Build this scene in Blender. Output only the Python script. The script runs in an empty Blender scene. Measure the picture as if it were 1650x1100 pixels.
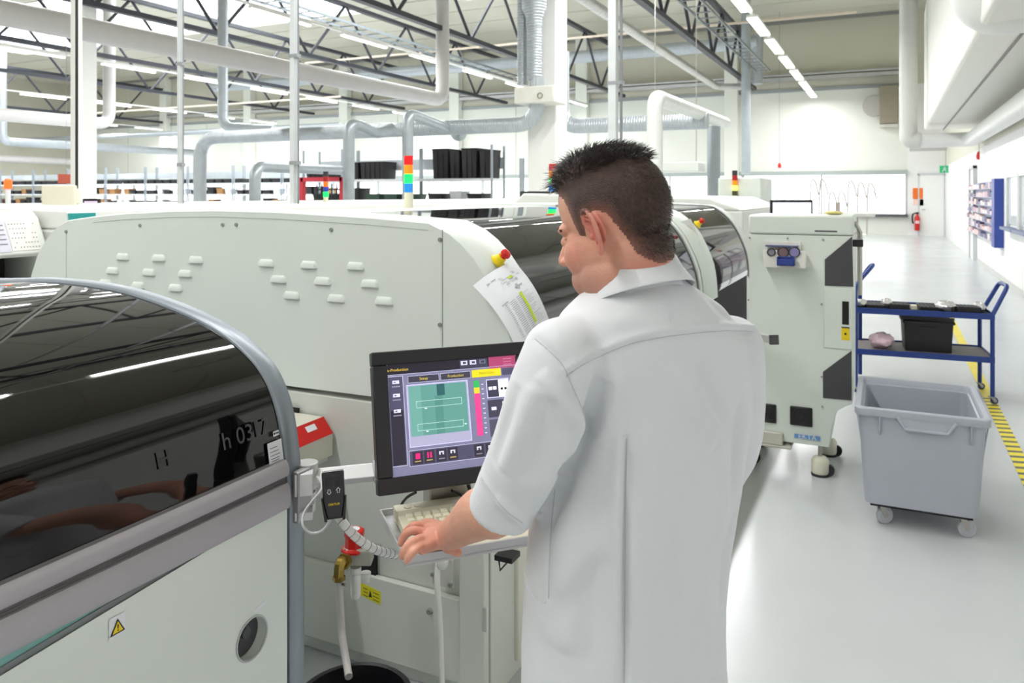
import bpy, bmesh, math, random
from mathutils import Vector, Matrix, Quaternion, noise
from mathutils.bvhtree import BVHTree
random.seed(7)
C = bpy.context.scene.collection
PI = math.pi
# ------------------------------------------------------------------ camera
H = 1.65                      # eye height
TH = math.radians(25.8)       # camera heading, turned left of the hall's long axis (+Y)
FPX, PX0, PY0 = 1260.0, 825.0, 313.0
FW = Vector((-math.sin(TH), math.cos(TH), 0)); RT = Vector((math.cos(TH), math.sin(TH), 0))
cam_d = bpy.data.cameras.new('camera'); cam = bpy.data.objects.new('camera', cam_d); C.objects.link(cam)
cam.location = (0, 0, H); cam.rotation_euler = (PI/2, 0, TH)
cam_d.sensor_width = 36; cam_d.lens = FPX/1650*36; cam_d.shift_y = -(550-PY0)/1650
cam_d.clip_start = .05; cam_d.clip_end = 300
cam_d.dof.use_dof = True; cam_d.dof.focus_distance = 1.75; cam_d.dof.aperture_fstop = 8.0
bpy.context.scene.camera = cam
# ------------------------------------------------------------------ world, exposure
SC = bpy.context.scene
w = bpy.data.worlds.new('world'); SC.world = w; w.use_nodes = True
w.node_tree.nodes['Background'].inputs[0].default_value = (.85, .93, 1, 1)
w.node_tree.nodes['Background'].inputs[1].default_value = 1.0
SC.view_settings.view_transform = 'Standard'; SC.view_settings.look = 'None'
SC.view_settings.gamma = 1; SC.view_settings.use_curve_mapping = False
SC.view_settings.exposure = -.7
EXG = 2**.7
LAMP_W = 150.0        # watts of one ceiling fixture
SKY_W = 26.0          # watts per square metre of skylight
LAMP_Z = 5.6
ROWS = (-2.8, -12.3, -21.6, -31.0, -40.4)
def area_light(name, loc, sx, sy, power, col=(.985, .99, 1), parent=None, rot=None):
    l = bpy.data.lights.new(name, 'AREA'); l.shape = 'RECTANGLE'; l.size = sx; l.size_y = sy
    l.energy = power; l.color = col
    o = bpy.data.objects.new(name, l); C.objects.link(o); o.location = loc
    if rot: o.rotation_euler = rot
    if parent: o.parent = parent
    return o
# ------------------------------------------------------------------ picture <-> place
def at(px, py, d):
    p = FW*d + RT*((px-PX0)/FPX*d); return Vector((p.x, p.y, H-(py-PY0)/FPX*d))
def _ray(px, py): return at(px, py, 1.0) - Vector((0, 0, H))
def onX(px, py, X): r = _ray(px, py); return Vector((0, 0, H)) + r*(X/r.x)
def onY(px, py, Y): r = _ray(px, py); return Vector((0, 0, H)) + r*(Y/r.y)
def onZ(px, py, Z): r = _ray(px, py); return Vector((0, 0, H)) + r*((Z-H)/r.z)
# ------------------------------------------------------------------ materials
def lin(c):
    if isinstance(c, str):
        c = [int(c[i:i+2], 16)/255 for i in (0, 2, 4)]
        c = [x/12.92 if x <= .04045 else ((x+.055)/1.055)**2.4 for x in c]
    return (*c[:3], 1)
_M = {}
def mat(name, col='c8c8c8', rough=.5, metal=0, spec=.5, var=.04, vs=6, bump=0, bs=60, emit=None, es=1, coat=0, alpha=1, sub=0):
    """principled surface with a little noise in its colour and relief"""
    if name in _M: return _M[name]
    m = bpy.data.materials.new(name); m.use_nodes = True; _M[name] = m
    nt = m.node_tree; b = nt.nodes['Principled BSDF']; L = nt.links
    c = lin(col); b.inputs['Base Color'].default_value = c
    b.inputs['Roughness'].default_value = rough; b.inputs['Metallic'].default_value = metal
    b.inputs['Specular IOR Level'].default_value = spec
    b.inputs['Coat Weight'].default_value = coat; b.inputs['Alpha'].default_value = alpha
    if sub: b.inputs['Subsurface Weight'].default_value = sub; b.inputs['Subsurface Radius'].default_value = (.02, .008, .004); b.inputs['Subsurface Scale'].default_value = .5
    if emit:
        b.inputs['Emission Color'].default_value = lin(emit); b.inputs['Emission Strength'].default_value = es
    tc = nt.nodes.new('ShaderNodeTexCoord')
    if var:
        n = nt.nodes.new('ShaderNodeTexNoise'); n.inputs['Scale'].default_value = vs; n.inputs['Detail'].default_value = 4
        r = nt.nodes.new('ShaderNodeValToRGB'); L.new(tc.outputs['Object'], n.inputs['Vector']); L.new(n.outputs['Fac'], r.inputs['Fac'])
        r.color_ramp.elements[0].position = .3; r.color_ramp.elements[1].position = .7
        r.color_ramp.elements[0].color = (*[x*(1-var) for x in c[:3]], 1)
        r.color_ramp.elements[1].color = (*[min(1, x*(1+var)) for x in c[:3]], 1)
        L.new(r.outputs['Color'], b.inputs['Base Color'])
    if bump:
        n2 = nt.nodes.new('ShaderNodeTexNoise'); n2.inputs['Scale'].default_value = bs; n2.inputs['Detail'].default_value = 3
        bp = nt.nodes.new('ShaderNodeBump'); bp.inputs['Strength'].default_value = bump; bp.inputs['Distance'].default_value = .01
        L.new(tc.outputs['Object'], n2.inputs['Vector']); L.new(n2.outputs['Fac'], bp.inputs['Height']); L.new(bp.outputs['Normal'], b.inputs['Normal'])
    return m
def glass(name, tint='555555', ior=1.45, dark=.35, rough=.02):
    """thin tinted acrylic: fresnel reflection over a tinted see-through sheet"""
    if name in _M: return _M[name]
    m = bpy.data.materials.new(name); m.use_nodes = True; _M[name] = m
    nt = m.node_tree; L = nt.links; nt.nodes.clear()
    o = nt.nodes.new('ShaderNodeOutputMaterial'); t = nt.nodes.new('ShaderNodeBsdfTransparent'); g = nt.nodes.new('ShaderNodeBsdfGlossy')
    t.inputs[0].default_value = lin(tint); g.inputs['Roughness'].default_value = rough
    f = nt.nodes.new('ShaderNodeFresnel'); f.inputs[0].default_value = ior
    mx = nt.nodes.new('ShaderNodeMixShader'); L.new(f.outputs[0], mx.inputs[0]); L.new(t.outputs[0], mx.inputs[1]); L.new(g.outputs[0], mx.inputs[2])
    L.new(mx.outputs[0], o.inputs[0]); return m
# ------------------------------------------------------------------ mesh builder
def world_mat(o):
    m = o.matrix_basis.copy()
    while o.parent: o = o.parent; m = o.matrix_basis @ m
    return m
def frame(z):
    z = Vector(z).normalized(); a = Vector((0, 0, 1)) if abs(z.z) < .9 else Vector((1, 0, 0))
    x = a.cross(z).normalized(); return x, z.cross(x), z
class MB:
    def __init__(s): s.v = []; s.f = []; s.m = []; s.k = 0
    def _add(s, vs, fs):
        b = len(s.v); s.v += [Vector(p) for p in vs]
        for f in fs: s.f.append([b+i for i in f]); s.m.append(s.k)
        return b
    def mt(s, k): s.k = k; return s
    def box(s, c, d, rz=0, M=None):
        c = Vector(c); h = [x/2 for x in d]
        vs = [Vector((x*h[0], y*h[1], z*h[2])) for z in (-1, 1) for y in (-1, 1) for x in (-1, 1)]
        R = M if M is not None else Matrix.Rotation(rz, 3, 'Z')
        s._add([c+R@p for p in vs], [(0, 2, 3, 1), (4, 5, 7, 6), (0, 1, 5, 4), (2, 6, 7, 3), (0, 4, 6, 2), (1, 3, 7, 5)]); return s
    def bb(s, a, b):
        a, b = Vector(a), Vector(b); return s.box((a+b)/2, [abs(x) for x in (b-a)])
    def cyl(s, a, b, r, r2=None, n=16, cap=True):
        a, b = Vector(a), Vector(b); r2 = r if r2 is None else r2; x, y, z = frame(b-a)
        vs = [p+(x*math.cos(2*PI*i/n)+y*math.sin(2*PI*i/n))*q for p, q in ((a, r), (b, r2)) for i in range(n)]
        fs = [(i, (i+1) % n, n+(i+1) % n, n+i) for i in range(n)]
        if cap: fs += [tuple(range(n))[::-1], tuple(range(n, 2*n))]
        s._add(vs, fs); return s
    def tube(s, pts, r, n=8, cap=True, flat=1.0, up=None):
        pts = [Vector(p) for p in pts]; rs = r if isinstance(r, (list, tuple)) else [r]*len(pts)
        t0 = (pts[1]-pts[0]).normalized(); x, y, _ = frame(t0)
        if up is not None:
            y = (Vector(up)-t0*Vector(up).dot(t0)).normalized(); x = y.cross(t0)
        vs = []
        for i, p in enumerate(pts):
            t = (pts[min(i+1, len(pts)-1)]-pts[max(i-1, 0)]).normalized()
            q = t0.rotation_difference(t); x = q@x; y = q@y; t0 = t
            vs += [p+(x*math.cos(2*PI*k/n)+y*math.sin(2*PI*k/n)*flat)*rs[i] for k in range(n)]
        fs = [(i*n+k, i*n+(k+1) % n, (i+1)*n+(k+1) % n, (i+1)*n+k) for i in range(len(pts)-1) for k in range(n)]
        if cap: fs += [tuple(range(n))[::-1], tuple(range((len(pts)-1)*n, len(pts)*n))]
        s._add(vs, fs); return s
    def loft(s, rings, cap=True, close=True):
        n = len(rings[0]); vs = [p for r in rings for p in r]; m = n if close else n-1
        fs = [(i*n+k, i*n+(k+1) % n, (i+1)*n+(k+1) % n, (i+1)*n+k) for i in range(len(rings)-1) for k in range(m)]
        if cap and close: fs += [tuple(range(n))[::-1], tuple(range((len(rings)-1)*n, len(rings)*n))]
        s._add(vs, fs); return s
    def prism(s, poly, vec):
        n = len(poly); vec = Vector(vec); vs = [Vector(p) for p in poly]; vs += [p+vec for p in vs]
        s._add(vs, [tuple(range(n))[::-1], tuple(range(n, 2*n))]+[(i, (i+1) % n, n+(i+1) % n, n+i) for i in range(n)]); return s
    def quad(s, *p): s._add(p, [tuple(range(len(p)))]); return s
    def lathe(s, c, prof, n=24, ax=(0, 0, 1)):
        x, y, z = frame(ax); c = Vector(c)
        rings = [[c+z*h+(x*math.cos(2*PI*k/n)+y*math.sin(2*PI*k/n))*max(r, 1e-4) for k in range(n)] for r, h in prof]
        return s.loft(rings, cap=True)
    def ell(s, c, r, n=16, M=None):
        c = Vector(c); M = M if M is not None else Matrix.Identity(3); vs = []; m = n//2
        for j in range(m+1):
            t = PI*j/m
            vs += [c+M@Vector((r[0]*math.sin(t)*math.cos(2*PI*k/n), r[1]*math.sin(t)*math.sin(2*PI*k/n), r[2]*math.cos(t))) for k in range(n)]
        s._add(vs, [(j*n+k, (j+1)*n+k, (j+1)*n+(k+1) % n, j*n+(k+1) % n) for j in range(m) for k in range(n)]); return s
    def plate_hole(s, o, ux, uy, w, h, cx, cy, r, depth, nrm, n=32):
        """flat plate w x h with a round recess"""
        o, ux, uy, nrm = Vector(o), Vector(ux), Vector(uy), Vector(nrm)
        circ = []; outer = []
        for k in range(n):
            a = 2*PI*(k+.5)/n; dx, dy = math.cos(a), math.sin(a)
            circ.append(o+ux*(cx+r*dx)+uy*(cy+r*dy))
            t = min(((w-cx)/dx if dx > 0 else -cx/dx) if abs(dx) > 1e-9 else 1e9, ((h-cy)/dy if dy > 0 else -cy/dy) if abs(dy) > 1e-9 else 1e9)
            outer.append(o+ux*(cx+t*dx)+uy*(cy+t*dy))
        # snap nearest outer points on the corners
        for qx, qy in ((0, 0), (w, 0), (w, h), (0, h)):
            q = o+ux*qx+uy*qy; i = min(range(n), key=lambda i: (outer[i]-q).length); outer[i] = q
        back = [p-nrm*depth for p in circ]
        b = s._add(outer+circ+back, [])
        for k in range(n):
            j = (k+1) % n
            s.f.append([b+k, b+j, b+n+j, b+n+k]); s.m.append(s.k)
            s.f.append([b+n+k, b+n+j, b+2*n+j, b+2*n+k]); s.m.append(s.k)
        s.f.append([b+2*n+k for k in range(n)]); s.m.append(1)
        return s
    def text(s, body, size, O, ux, uy, depth=.0004, k=None):
        """real lettering: the built-in font turned into mesh, laid in the plane ux, uy at O"""
        cu = bpy.data.curves.new('t', 'FONT'); cu.body = body; cu.size = size; cu.extrude = depth; cu.align_x = 'CENTER'; cu.align_y = 'CENTER'
        cu.resolution_u = 3
        o = bpy.data.objects.new('t', cu); me = bpy.data.meshes.new_from_object(o)
        ux, uy, O = Vector(ux).normalized(), Vector(uy).normalized(), Vector(O); nz = ux.cross(uy)
        if k is not None: s.k = k
        s._add([O+ux*v.co.x+uy*v.co.y+nz*v.co.z for v in me.vertices], [tuple(p.vertices) for p in me.polygons])
        bpy.data.objects.remove(o); bpy.data.curves.remove(cu); bpy.data.meshes.remove(me); return s
    def build(s, name, mats, parent=None, smooth=35, bevel=0, world=True, seg=2, mods=None):
        me = bpy.data.meshes.new(name)
        vs = s.v
        if parent is not None and world:
            iv = world_mat(parent).inverted(); vs = [iv@p for p in vs]
        me.from_pydata(vs, [], s.f); mats = mats if isinstance(mats, (list, tuple)) else [mats]
        for m in mats: me.materials.append(m)
        for i, p in enumerate(me.polygons): p.material_index = min(s.m[i], len(mats)-1)
        bm = bmesh.new(); bm.from_mesh(me); bmesh.ops.recalc_face_normals(bm, faces=bm.faces); bm.to_mesh(me); bm.free()
        if smooth:
            for p in me.polygons: p.use_smooth = True
            try: me.set_sharp_from_angle(angle=math.radians(smooth))
            except Exception: pass
        o = bpy.data.objects.new(name, me); C.objects.link(o)
        if parent is not None: o.parent = parent
        if bevel:
            b = o.modifiers.new('b', 'BEVEL'); b.width = bevel; b.segments = seg; b.limit_method = 'ANGLE'; b.angle_limit = math.radians(40)
            b.harden_normals = False
        return o
def thing(name, label, cat, loc=(0, 0, 0), rz=0, group=None):
    o = bpy.data.objects.new(name, None); C.objects.link(o); o.empty_display_size = .1
    o.location = loc; o.rotation_euler = (0, 0, rz); o['label'] = label; o['category'] = cat
    if group: o['group'] = group
    return o
def tag(o, label=None, cat=None, group=None, kind=None):
    for k, v in (('label', label), ('category', cat), ('group', group), ('kind', kind)):
        if v: o[k] = v
    return o
def structure(o): o['kind'] = 'structure'; return o
def kids(o): return [c for c in bpy.data.objects if c.parent == o]
def copy_tree(o, parent=None, top=True):
    c = o.copy(); C.objects.link(c); c.parent = parent
    for ch in kids(o): copy_tree(ch, c, False)
    return c
def spline(pts, n=8):
    pts = [Vector(p) for p in pts]; out = []
    for i in range(len(pts)-1):
        p0 = pts[max(i-1, 0)]; p1 = pts[i]; p2 = pts[i+1]; p3 = pts[min(i+2, len(pts)-1)]
        for k in range(n):
            t = k/n; out.append(.5*((2*p1)+(p2-p0)*t+(2*p0-5*p1+4*p2-p3)*t*t+(3*p1-p0-3*p2+p3)*t**3))
    out.append(pts[-1]); return out
def fillet(pts, r, n=6):
    """polyline with rounded corners"""
    pts = [Vector(p) for p in pts]; out = [pts[0]]
    for i in range(1, len(pts)-1):
        a, b, c = pts[i-1], pts[i], pts[i+1]; u = (a-b).normalized(); v = (c-b).normalized()
        rr = min(r, (a-b).length*.5, (c-b).length*.5); p, q = b+u*rr, b+v*rr
        for k in range(n+1):
            t = k/n; out.append(p*(1-t)**2+b*2*t*(1-t)+q*t*t)
    out.append(pts[-1]); return out
# common materials
WHITE = mat('machine_enamel', 'e3e9e3', .42, var=.012, vs=3)
WHITE2 = mat('machine_enamel_warm', 'e2e0d2', .45, var=.015)
GREYFR = mat('frame_grey', '8f979f', .38, metal=.3, var=.03)
ALU = mat('brushed_aluminium', 'b9b6b8', .38, metal=.75, var=.04, vs=20)
ALU2 = mat('matt_aluminium_rail', 'b3aeb4', .5, metal=.3, var=.02)
STEEL = mat('stainless_steel', 'b5b2ac', .3, metal=.9, var=.05)
BLACK = mat('black_plastic', '17171a', .45, var=.1)
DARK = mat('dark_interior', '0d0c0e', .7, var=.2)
CHAR = mat('charcoal_panel', '47464a', .55, var=.03)
RED = mat('red_plastic', 'd01c16', .35, var=.04)
YEL = mat('yellow_plastic', 'f2d410', .4, var=.03)
BLUE = mat('blue_enamel', '1f3c86', .35, var=.06)
PAPER = mat('white_paper', 'eceef2', .8, var=.01)
INK = mat('grey_print', '8a8c94', .8, var=.1)
GALV = mat('galvanised_duct', 'b4bcc2', .34, metal=.45, var=.07, vs=9)
RUBBER = mat('rubber', '2a2a2c', .7)
# ================================================================== hall shell
FLOORM = mat('epoxy_floor', 'c8cccd', .16, spec=.27, var=.05, vs=.9)
_nt = FLOORM.node_tree; _b = _nt.nodes['Principled BSDF']
_n = _nt.nodes.new('ShaderNodeTexNoise'); _n.inputs['Scale'].default_value = 1.4; _n.inputs['Detail'].default_value = 5
_r = _nt.nodes.new('ShaderNodeMapRange'); _r.inputs[3].default_value = .21; _r.inputs[4].default_value = .27
_tc = [x for x in _nt.nodes if x.type == 'TEX_COORD'][0]
_nt.links.new(_tc.outputs['Object'], _n.inputs['Vector']); _nt.links.new(_n.outputs['Fac'], _r.inputs[0]); _nt.links.new(_r.outputs[0], _b.inputs['Roughness'])
XL, XR, YB, YF, ZC = -50.0, 1.95, -9.0, 35.0, 9.0
WALLM = mat('wall_panel_beige', 'cfccbc', .6, var=.02, vs=.5)
WALLW = mat('wall_panel_white', 'e9ebe2', .55, var=.015, vs=.5)
WALLR = mat('wall_plaster_white', 'f0f0ee', .6, var=.01, vs=.8)
CEILM = mat('roof_deck', 'cfccbd', .7, var=.03, vs=.4)
structure(MB().bb((XL-.2, YB, -.2), (XR+.2, YF+.2, 0)).build('floor', FLOORM, smooth=0))
# ceiling with openings for the skylights
SKY = [(-41, -34), (-31.5, -27.5), (-25.5, -19), (-14.5, -10)]; SY0, SY1 = 19.0, 26.0
cm = MB()
cm.bb((XL-.2, YB, ZC), (XR+.2, SY0, ZC+.2)); cm.bb((XL-.2, SY1, ZC), (XR+.2, YF+.2, ZC+.2))
xs = [XL-.2]+[q for a in SKY for q in a]+[XR+.2]
for i in range(0, len(xs), 2): cm.bb((xs[i], SY0, ZC), (xs[i+1], SY1, ZC+.2))
for k in range(-4, 18): cm.bb((XL, k*2.1, ZC-.03), (XR, k*2.1+.05, ZC))      # deck ribs
structure(cm.build('ceiling', CEILM, smooth=0))
SKYM = mat('skylight_pane', 'ffffff', .4, emit='f4f9ff', es=5.0, var=0)
for i, (a, b) in enumerate(SKY):
    m = MB().bb((a, SY0, ZC+.1), (b, SY1, ZC+.15)); structure(m.build('window_%d' % (i+1), SKYM, smooth=0))
    area_light('skylight_daylight', ((a+b)/2, (SY0+SY1)/2, ZC-.02), b-a, SY1-SY0, SKY_W*(b-a)*(SY1-SY0), (.93, .97, 1))
# back wall (far end of the hall) : beige above, white below, strip of windows, low white parapet
WX0, WX1 = XL, .62
bw = MB()
bw.bb((XL, YF, 6.05), (XR+.2, YF+.2, ZC)); bw.mt(1).bb((XL, YF, 2.55), (WX1, YF+.2, 6.05)); bw.bb((XL, YF, 0), (WX1, YF+.2, .82))
bw.mt(2).bb((WX1, YF, 0), (XR+.2, YF+.2, 6.05))
for k in range(14): bw.mt(0).bb((-6.2-3.5*k-.02, YF-.015, 2.6), (-6.2-3.5*k+.02, YF, ZC))       # panel joints
structure(bw.build('wall_back', [WALLM, WALLW, WALLR], smooth=0))
WINM = mat('bright_window', 'ffffff', .2, emit='ffffff', es=2.2, var=0)
wn = 5
x = WX1
while x > XL+1:
    x0 = max(x-6.4, XL); fr = MB()
    o = structure(MB().bb((x0+.06, YF+.1, .82), (x-.06, YF+.14, 2.55)).build('window_%d' % wn, WINM, smooth=0)); wn += 1
    fr.bb((x0-.0, YF-.01, .82), (x0+.07, YF+.1, 2.55)); fr.bb((x-.07, YF-.01, .82), (x, YF+.1, 2.55)); fr.bb(((x0+x)/2-.03, YF, .82), ((x0+x)/2+.03, YF+.1, 2.55))
    fr.build('window_frame', mat('window_frame_grey', 'b9bcbc', .5), o)
    x = x0
tr = MB().bb((XL, YF-.14, 2.45), (WX1, YF, 2.62)); structure(tr.build('trim_1', mat('rail_grey_green', 'aab3b0', .5)))
tr = MB().bb((-3.9, YF-.25, .74), (WX1+.02, YF-.01, .86)); structure(tr.build('trim_2', mat('sill_dark', '55565c', .5)))
tr = MB().bb((XL, YF-.12, 5.98), (.6, YF, 6.1)); structure(tr.build('trim_3', mat('rail_bluegrey', '9aa0a2', .45)))
tr = MB().bb((XL, YF-.4, 6.42), (.6, YF-.1, 6.56)).bb((XL, YF-.36, 6.62), (.6, YF-.15, 6.7)); structure(tr.build('trim_4', mat('cable_rail', 'bfc0c0', .4, metal=.3)))
tr = MB().bb((XL, YF-.2, ZC-.12), (.6, YF, ZC)); structure(tr.build('trim_5', mat('rail_grey', '8f908c', .45)))
for i, X in enumerate((-6.2, -13.1, -20, -27, -34, -41)):
    structure(MB().bb((X-.28, YF-.45, 0), (X+.28, YF-.02, ZC)).build('trim_%d' % (6+i), WALLW, bevel=.01))
# left and rear walls, right wall
structure(MB().bb((XL-.2, YB, 0), (XL, YF, ZC)).build('wall_left', WALLM, smooth=0))
structure(MB().bb((XL-.2, YB-.2, 0), (XR+.2, YB, ZC)).build('wall_front', WALLM, smooth=0))
rw = MB().mt(1).bb((XR, YB, 0), (XR+.2, YF, 2.75)).mt(0).bb((XR, YB, 2.75), (XR+.2, YF, ZC))
structure(rw.build('wall_right', [mat('wall_upper_beige', 'dedbcc', .6, var=.02), WALLR], smooth=0))
structure(MB().bb((XR-.02, YB, 0), (XR, 22.3, .09)).build('baseboard_right', mat('skirting', 'cfcfca', .5)))
# door in the back wall and the open leaf on the right wall
d1 = MB().bb((1.0, YF-.05, 0), (1.05, YF, 2.45)).bb((1.9, YF-.05, 0), (1.95, YF, 2.45)).bb((1.0, YF-.05, 2.4), (1.95, YF, 2.5))
d1o = structure(MB().bb((1.05, YF-.03, 0), (1.9, YF-.01, 2.4)).build('door_1', mat('door_white', 'f6f6f4', .35, var=.01)))
d1.build('door_frame', mat('door_frame_grey', 'cfd2d4', .5), d1o)
MB().cyl((1.13, YF-.09, 1.05), (1.25, YF-.09, 1.05), .012).cyl((1.13, YF-.09, 1.05), (1.13, YF-.03, 1.05), .01).build('door_handle', STEEL, d1o)
d2 = structure(MB().bb((XR-.05, 22.6, 0), (XR-.005, 23.7, 2.3)).build('door_2', mat('door_white', 'f6f6f4'), bevel=.004))
MB().bb((XR-.09, 22.52, 0), (XR-.002, 22.6, 2.36)).bb((XR-.09, 23.7, 0), (XR-.002, 23.78, 2.36)).bb((XR-.09, 22.52, 2.3), (XR-.002, 23.78, 2.38)).build('door_frame', mat('door_frame_grey', 'cfd2d4'), d2)
MB().cyl((XR-.12, 22.75, 1.05), (XR-.12, 22.9, 1.05), .012).cyl((XR-.12, 22.75, 1.05), (XR-.04, 22.75, 1.05), .01).build('door_handle', STEEL, d2)
# two windows in the right wall
for i, (y0, y1) in enumerate(((13.8, 15.1), (15.3, 16.6))):
    o = structure(MB().bb((XR-.02, y0, 1.12), (XR-.01, y1, 1.95)).build('window_%d' % (wn+i), mat('window_glass_grey', 'dfe6ea', .1), smooth=0))
    MB().bb((XR-.06, y0-.06, 1.06), (XR, y0, 2.0)).bb((XR-.06, y1, 1.06), (XR, y1+.06, 2.0)).bb((XR-.06, y0, 1.95), (XR, y1, 2.0)).build('window_frame', mat('window_frame_white', 'e4e4e2', .5), o)
    MB().bb((XR-.16, y0-.06, 1.02), (XR, y1+.06, 1.07)).build('window_sill', mat('sill_bluegrey', '7d86a0', .5), o)
# floor tape : yellow with dark hatching
TAPE = mat('hazard_tape', 'f0dc20', .4, var=0)
_nt = TAPE.node_tree; _b = _nt.nodes['Principled BSDF']; _tc = [x for x in _nt.nodes if x.type == 'TEX_COORD'][0]
_sx = _nt.nodes.new('ShaderNodeSeparateXYZ'); _nt.links.new(_tc.outputs['Object'], _sx.inputs[0])
_m = _nt.nodes.new('ShaderNodeMath'); _m.operation = 'MULTIPLY_ADD'; _m.inputs[1].default_value = 9.0
_m2 = _nt.nodes.new('ShaderNodeMath'); _m2.operation = 'MULTIPLY'; _m2.inputs[1].default_value = -2.0
_nt.links.new(_sx.outputs['X'], _m2.inputs[0]); _nt.links.new(_m2.outputs[0], _m.inputs[2])
_nt.links.new(_sx.outputs['Y'], _m.inputs[0])
_f = _nt.nodes.new('ShaderNodeMath'); _f.operation = 'FRACT'; _nt.links.new(_m.outputs[0], _f.inputs[0])
_r = _nt.nodes.new('ShaderNodeValToRGB'); _r.color_ramp.interpolation = 'CONSTANT'
_r.color_ramp.elements[0].color = lin('f2e022'); _r.color_ramp.elements[1].position = .62; _r.color_ramp.elements[1].color = lin('5c584c')
_nt.links.new(_f.outputs[0], _r.inputs['Fac']); _nt.links.new(_r.outputs['Color'], _b.inputs['Base Color'])
m = MB().quad((.68, 1.5, .002), (.765, 1.5, .002), (.765, 7.4, .002), (.68, 7.4, .002))
tag(m.build('floor_tape', TAPE, smooth=0), 'yellow and black hatched hazard tape stuck along the aisle floor', 'floor tape')
m = MB().quad((.68, 7.4, .002), (.765, 7.4, .002), (.765, 13, .002), (.68, 13, .002))
tag(m.build('floor_tape', mat('yellow_tape', 'ead84a', .4), smooth=0), 'plain yellow line seen through and beyond the blue trolley', 'floor tape')
# ------------------------------------------------------------------ columns and trusses
def column(X, Y, label, w=.46):
    t = thing('column', label, 'column', (X, Y, 0))
    MB().bb((X-w/2, Y-w/2, 0), (X+w/2, Y+w/2, ZC)).build('shaft', mat('column_white', 'eeeeea', .5, var=.01), t, bevel=.015)
    MB().bb((X-w/2-.04, Y-w/2-.04, 0), (X+w/2+.04, Y+w/2+.04, .04)).build('base_plate', mat('column_white'), t, bevel=.01)
    return t
column(-5.1, 11.9, 'white square roof column directly behind the man with grey pipes on its left', .5)
column(-17.25, 12.3, 'white square roof column at the left, beside a big elbow duct', .40)
column(-29, 12.3, 'distant white column at the far left edge, behind the thin vertical duct', .46)
TRM = mat('truss_dark_steel', '3b3d44', .5, metal=.2, var=.05)
def truss(X, zb, zt, y0, y1, step, label, th=.13):
    t = thing('roof_truss', label, 'roof truss', (X, y0, zb))
    MB().bb((X-.09, y0, zb-th/2), (X+.09, y1, zb+th/2)).build('bottom_chord', TRM, t)
    MB().bb((X-.1, y0, zt-th/2), (X+.1, y1, zt+th/2)).build('top_chord', TRM, t)
    y = y0; up = True; k = 0
    while y+step <= y1+1e-6:
        a = (X, y, zb if up else zt); b = (X, y+step, zt if up else zb)
        MB().cyl(a, b, .05, n=6).build('diagonal', TRM, t); y += step; up = not up; k += 1
    return t
truss(-5.2, 6.15, 7.9, 1, 34.5, 1.55, 'dark steel lattice truss running above the column behind the man')
truss(-17, 6.15, 8.2, 1, 34.5, 1.9, 'dark steel lattice truss crossing the picture from top left, above the big pale duct')
truss(-11, 6.15, 8.2, 1, 34.5, 1.9, 'dark steel lattice truss between the column behind the man and the big pale duct')
truss(-23, 6.15, 8.2, 1, 34.5, 1.9, 'dark steel lattice truss just beyond the one crossing from top left')
truss(-29, 6.15, 8.2, 1, 34.5, 1.9, 'farther dark steel truss seen below the big pale duct at the left')
truss(-41, 6.15, 8.2, 1, 34.5, 1.9, 'farthest dark truss at the left, near the end wall')
# cable tray under T1, ladder type
LADM = mat('cable_ladder_zinc', '8d9498', .45, metal=.5)
def ladder(X, Z, y0, y1, wd, label):
    t = thing('cable_ladder', label, 'cable ladder', (X, y0, Z))
    for s_ in (-1, 1): MB().bb((X+s_*wd/2-.015, y0, Z), (X+s_*wd/2+.015, y1, Z+.08)).build('side_rail', LADM, t)
    y = y0
    while y < y1: MB().bb((X-wd/2, y, Z+.01), (X+wd/2, y+.05, Z+.035)).build('rung', LADM, t); y += .7
    return t
ladder(-4.35, 6.3, 2, 31, .5, 'zinc cable ladder hanging by the dark truss right of the man')
ladder(-15.6, 7.0, 2, 33, .6, 'zinc cable ladder high above the big pale duct, left of the man')
# ------------------------------------------------------------------ ceiling lamp rows
LAMPM = mat('lamp_diffuser', 'ffffff', .4, emit='fffaf0', es=9.0, var=0)
LBODY = mat('lamp_body_white', 'f0f0ec', .4)
ORD = ['first', 'second', 'third', 'fourth', 'fifth', 'sixth', 'seventh', 'eighth', 'ninth', 'tenth', 'eleventh', 'twelfth', 'thirteenth', 'fourteenth', 'fifteenth', 'sixteenth']
def lamp_row(X, z, ys, ln, label, rowname, pw, hw=.06):
    rail = MB().bb((X-.03, ys[0], z+.09), (X+.03, ys[-1]+ln, z+.14)).build('light_track', LBODY)
    tag(rail, 'slim white track carrying ' + rowname, 'light track')
    for k, y in enumerate(ys):
        t = thing('ceiling_lamp', '%s lamp from the far end in %s' % (ORD[len(ys)-1-k], rowname), 'ceiling lamp', (X, y+ln/2, z), group=rowname)
        MB().bb((X-hw, y, z+.03), (X+hw, y+ln, z+.09)).build('lamp_body', LBODY, t)
        MB().bb((X-hw+.005, y+.01, z), (X+hw-.005, y+ln-.01, z+.03)).build('diffuser', LAMPM, t, bevel=.008)
        area_light('lamp_light', (0, 0, -.015), .11, ln, pw, parent=t)
ys1 = [-7, -4.2, -1.4, 1.4, 4.2, 7, 9.8, 12.6, 15.4, 18.2, 21, 23.8, 26.6, 29.4, 32.0]
lamp_row(ROWS[0], LAMP_Z, ys1, 2.1, 'bright linear lamp in the row over the aisle, right of the man', 'the lamp row over the aisle', LAMP_W, hw=.12)  # fixtures widened so their shape imitates the bloom around these lamps
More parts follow.
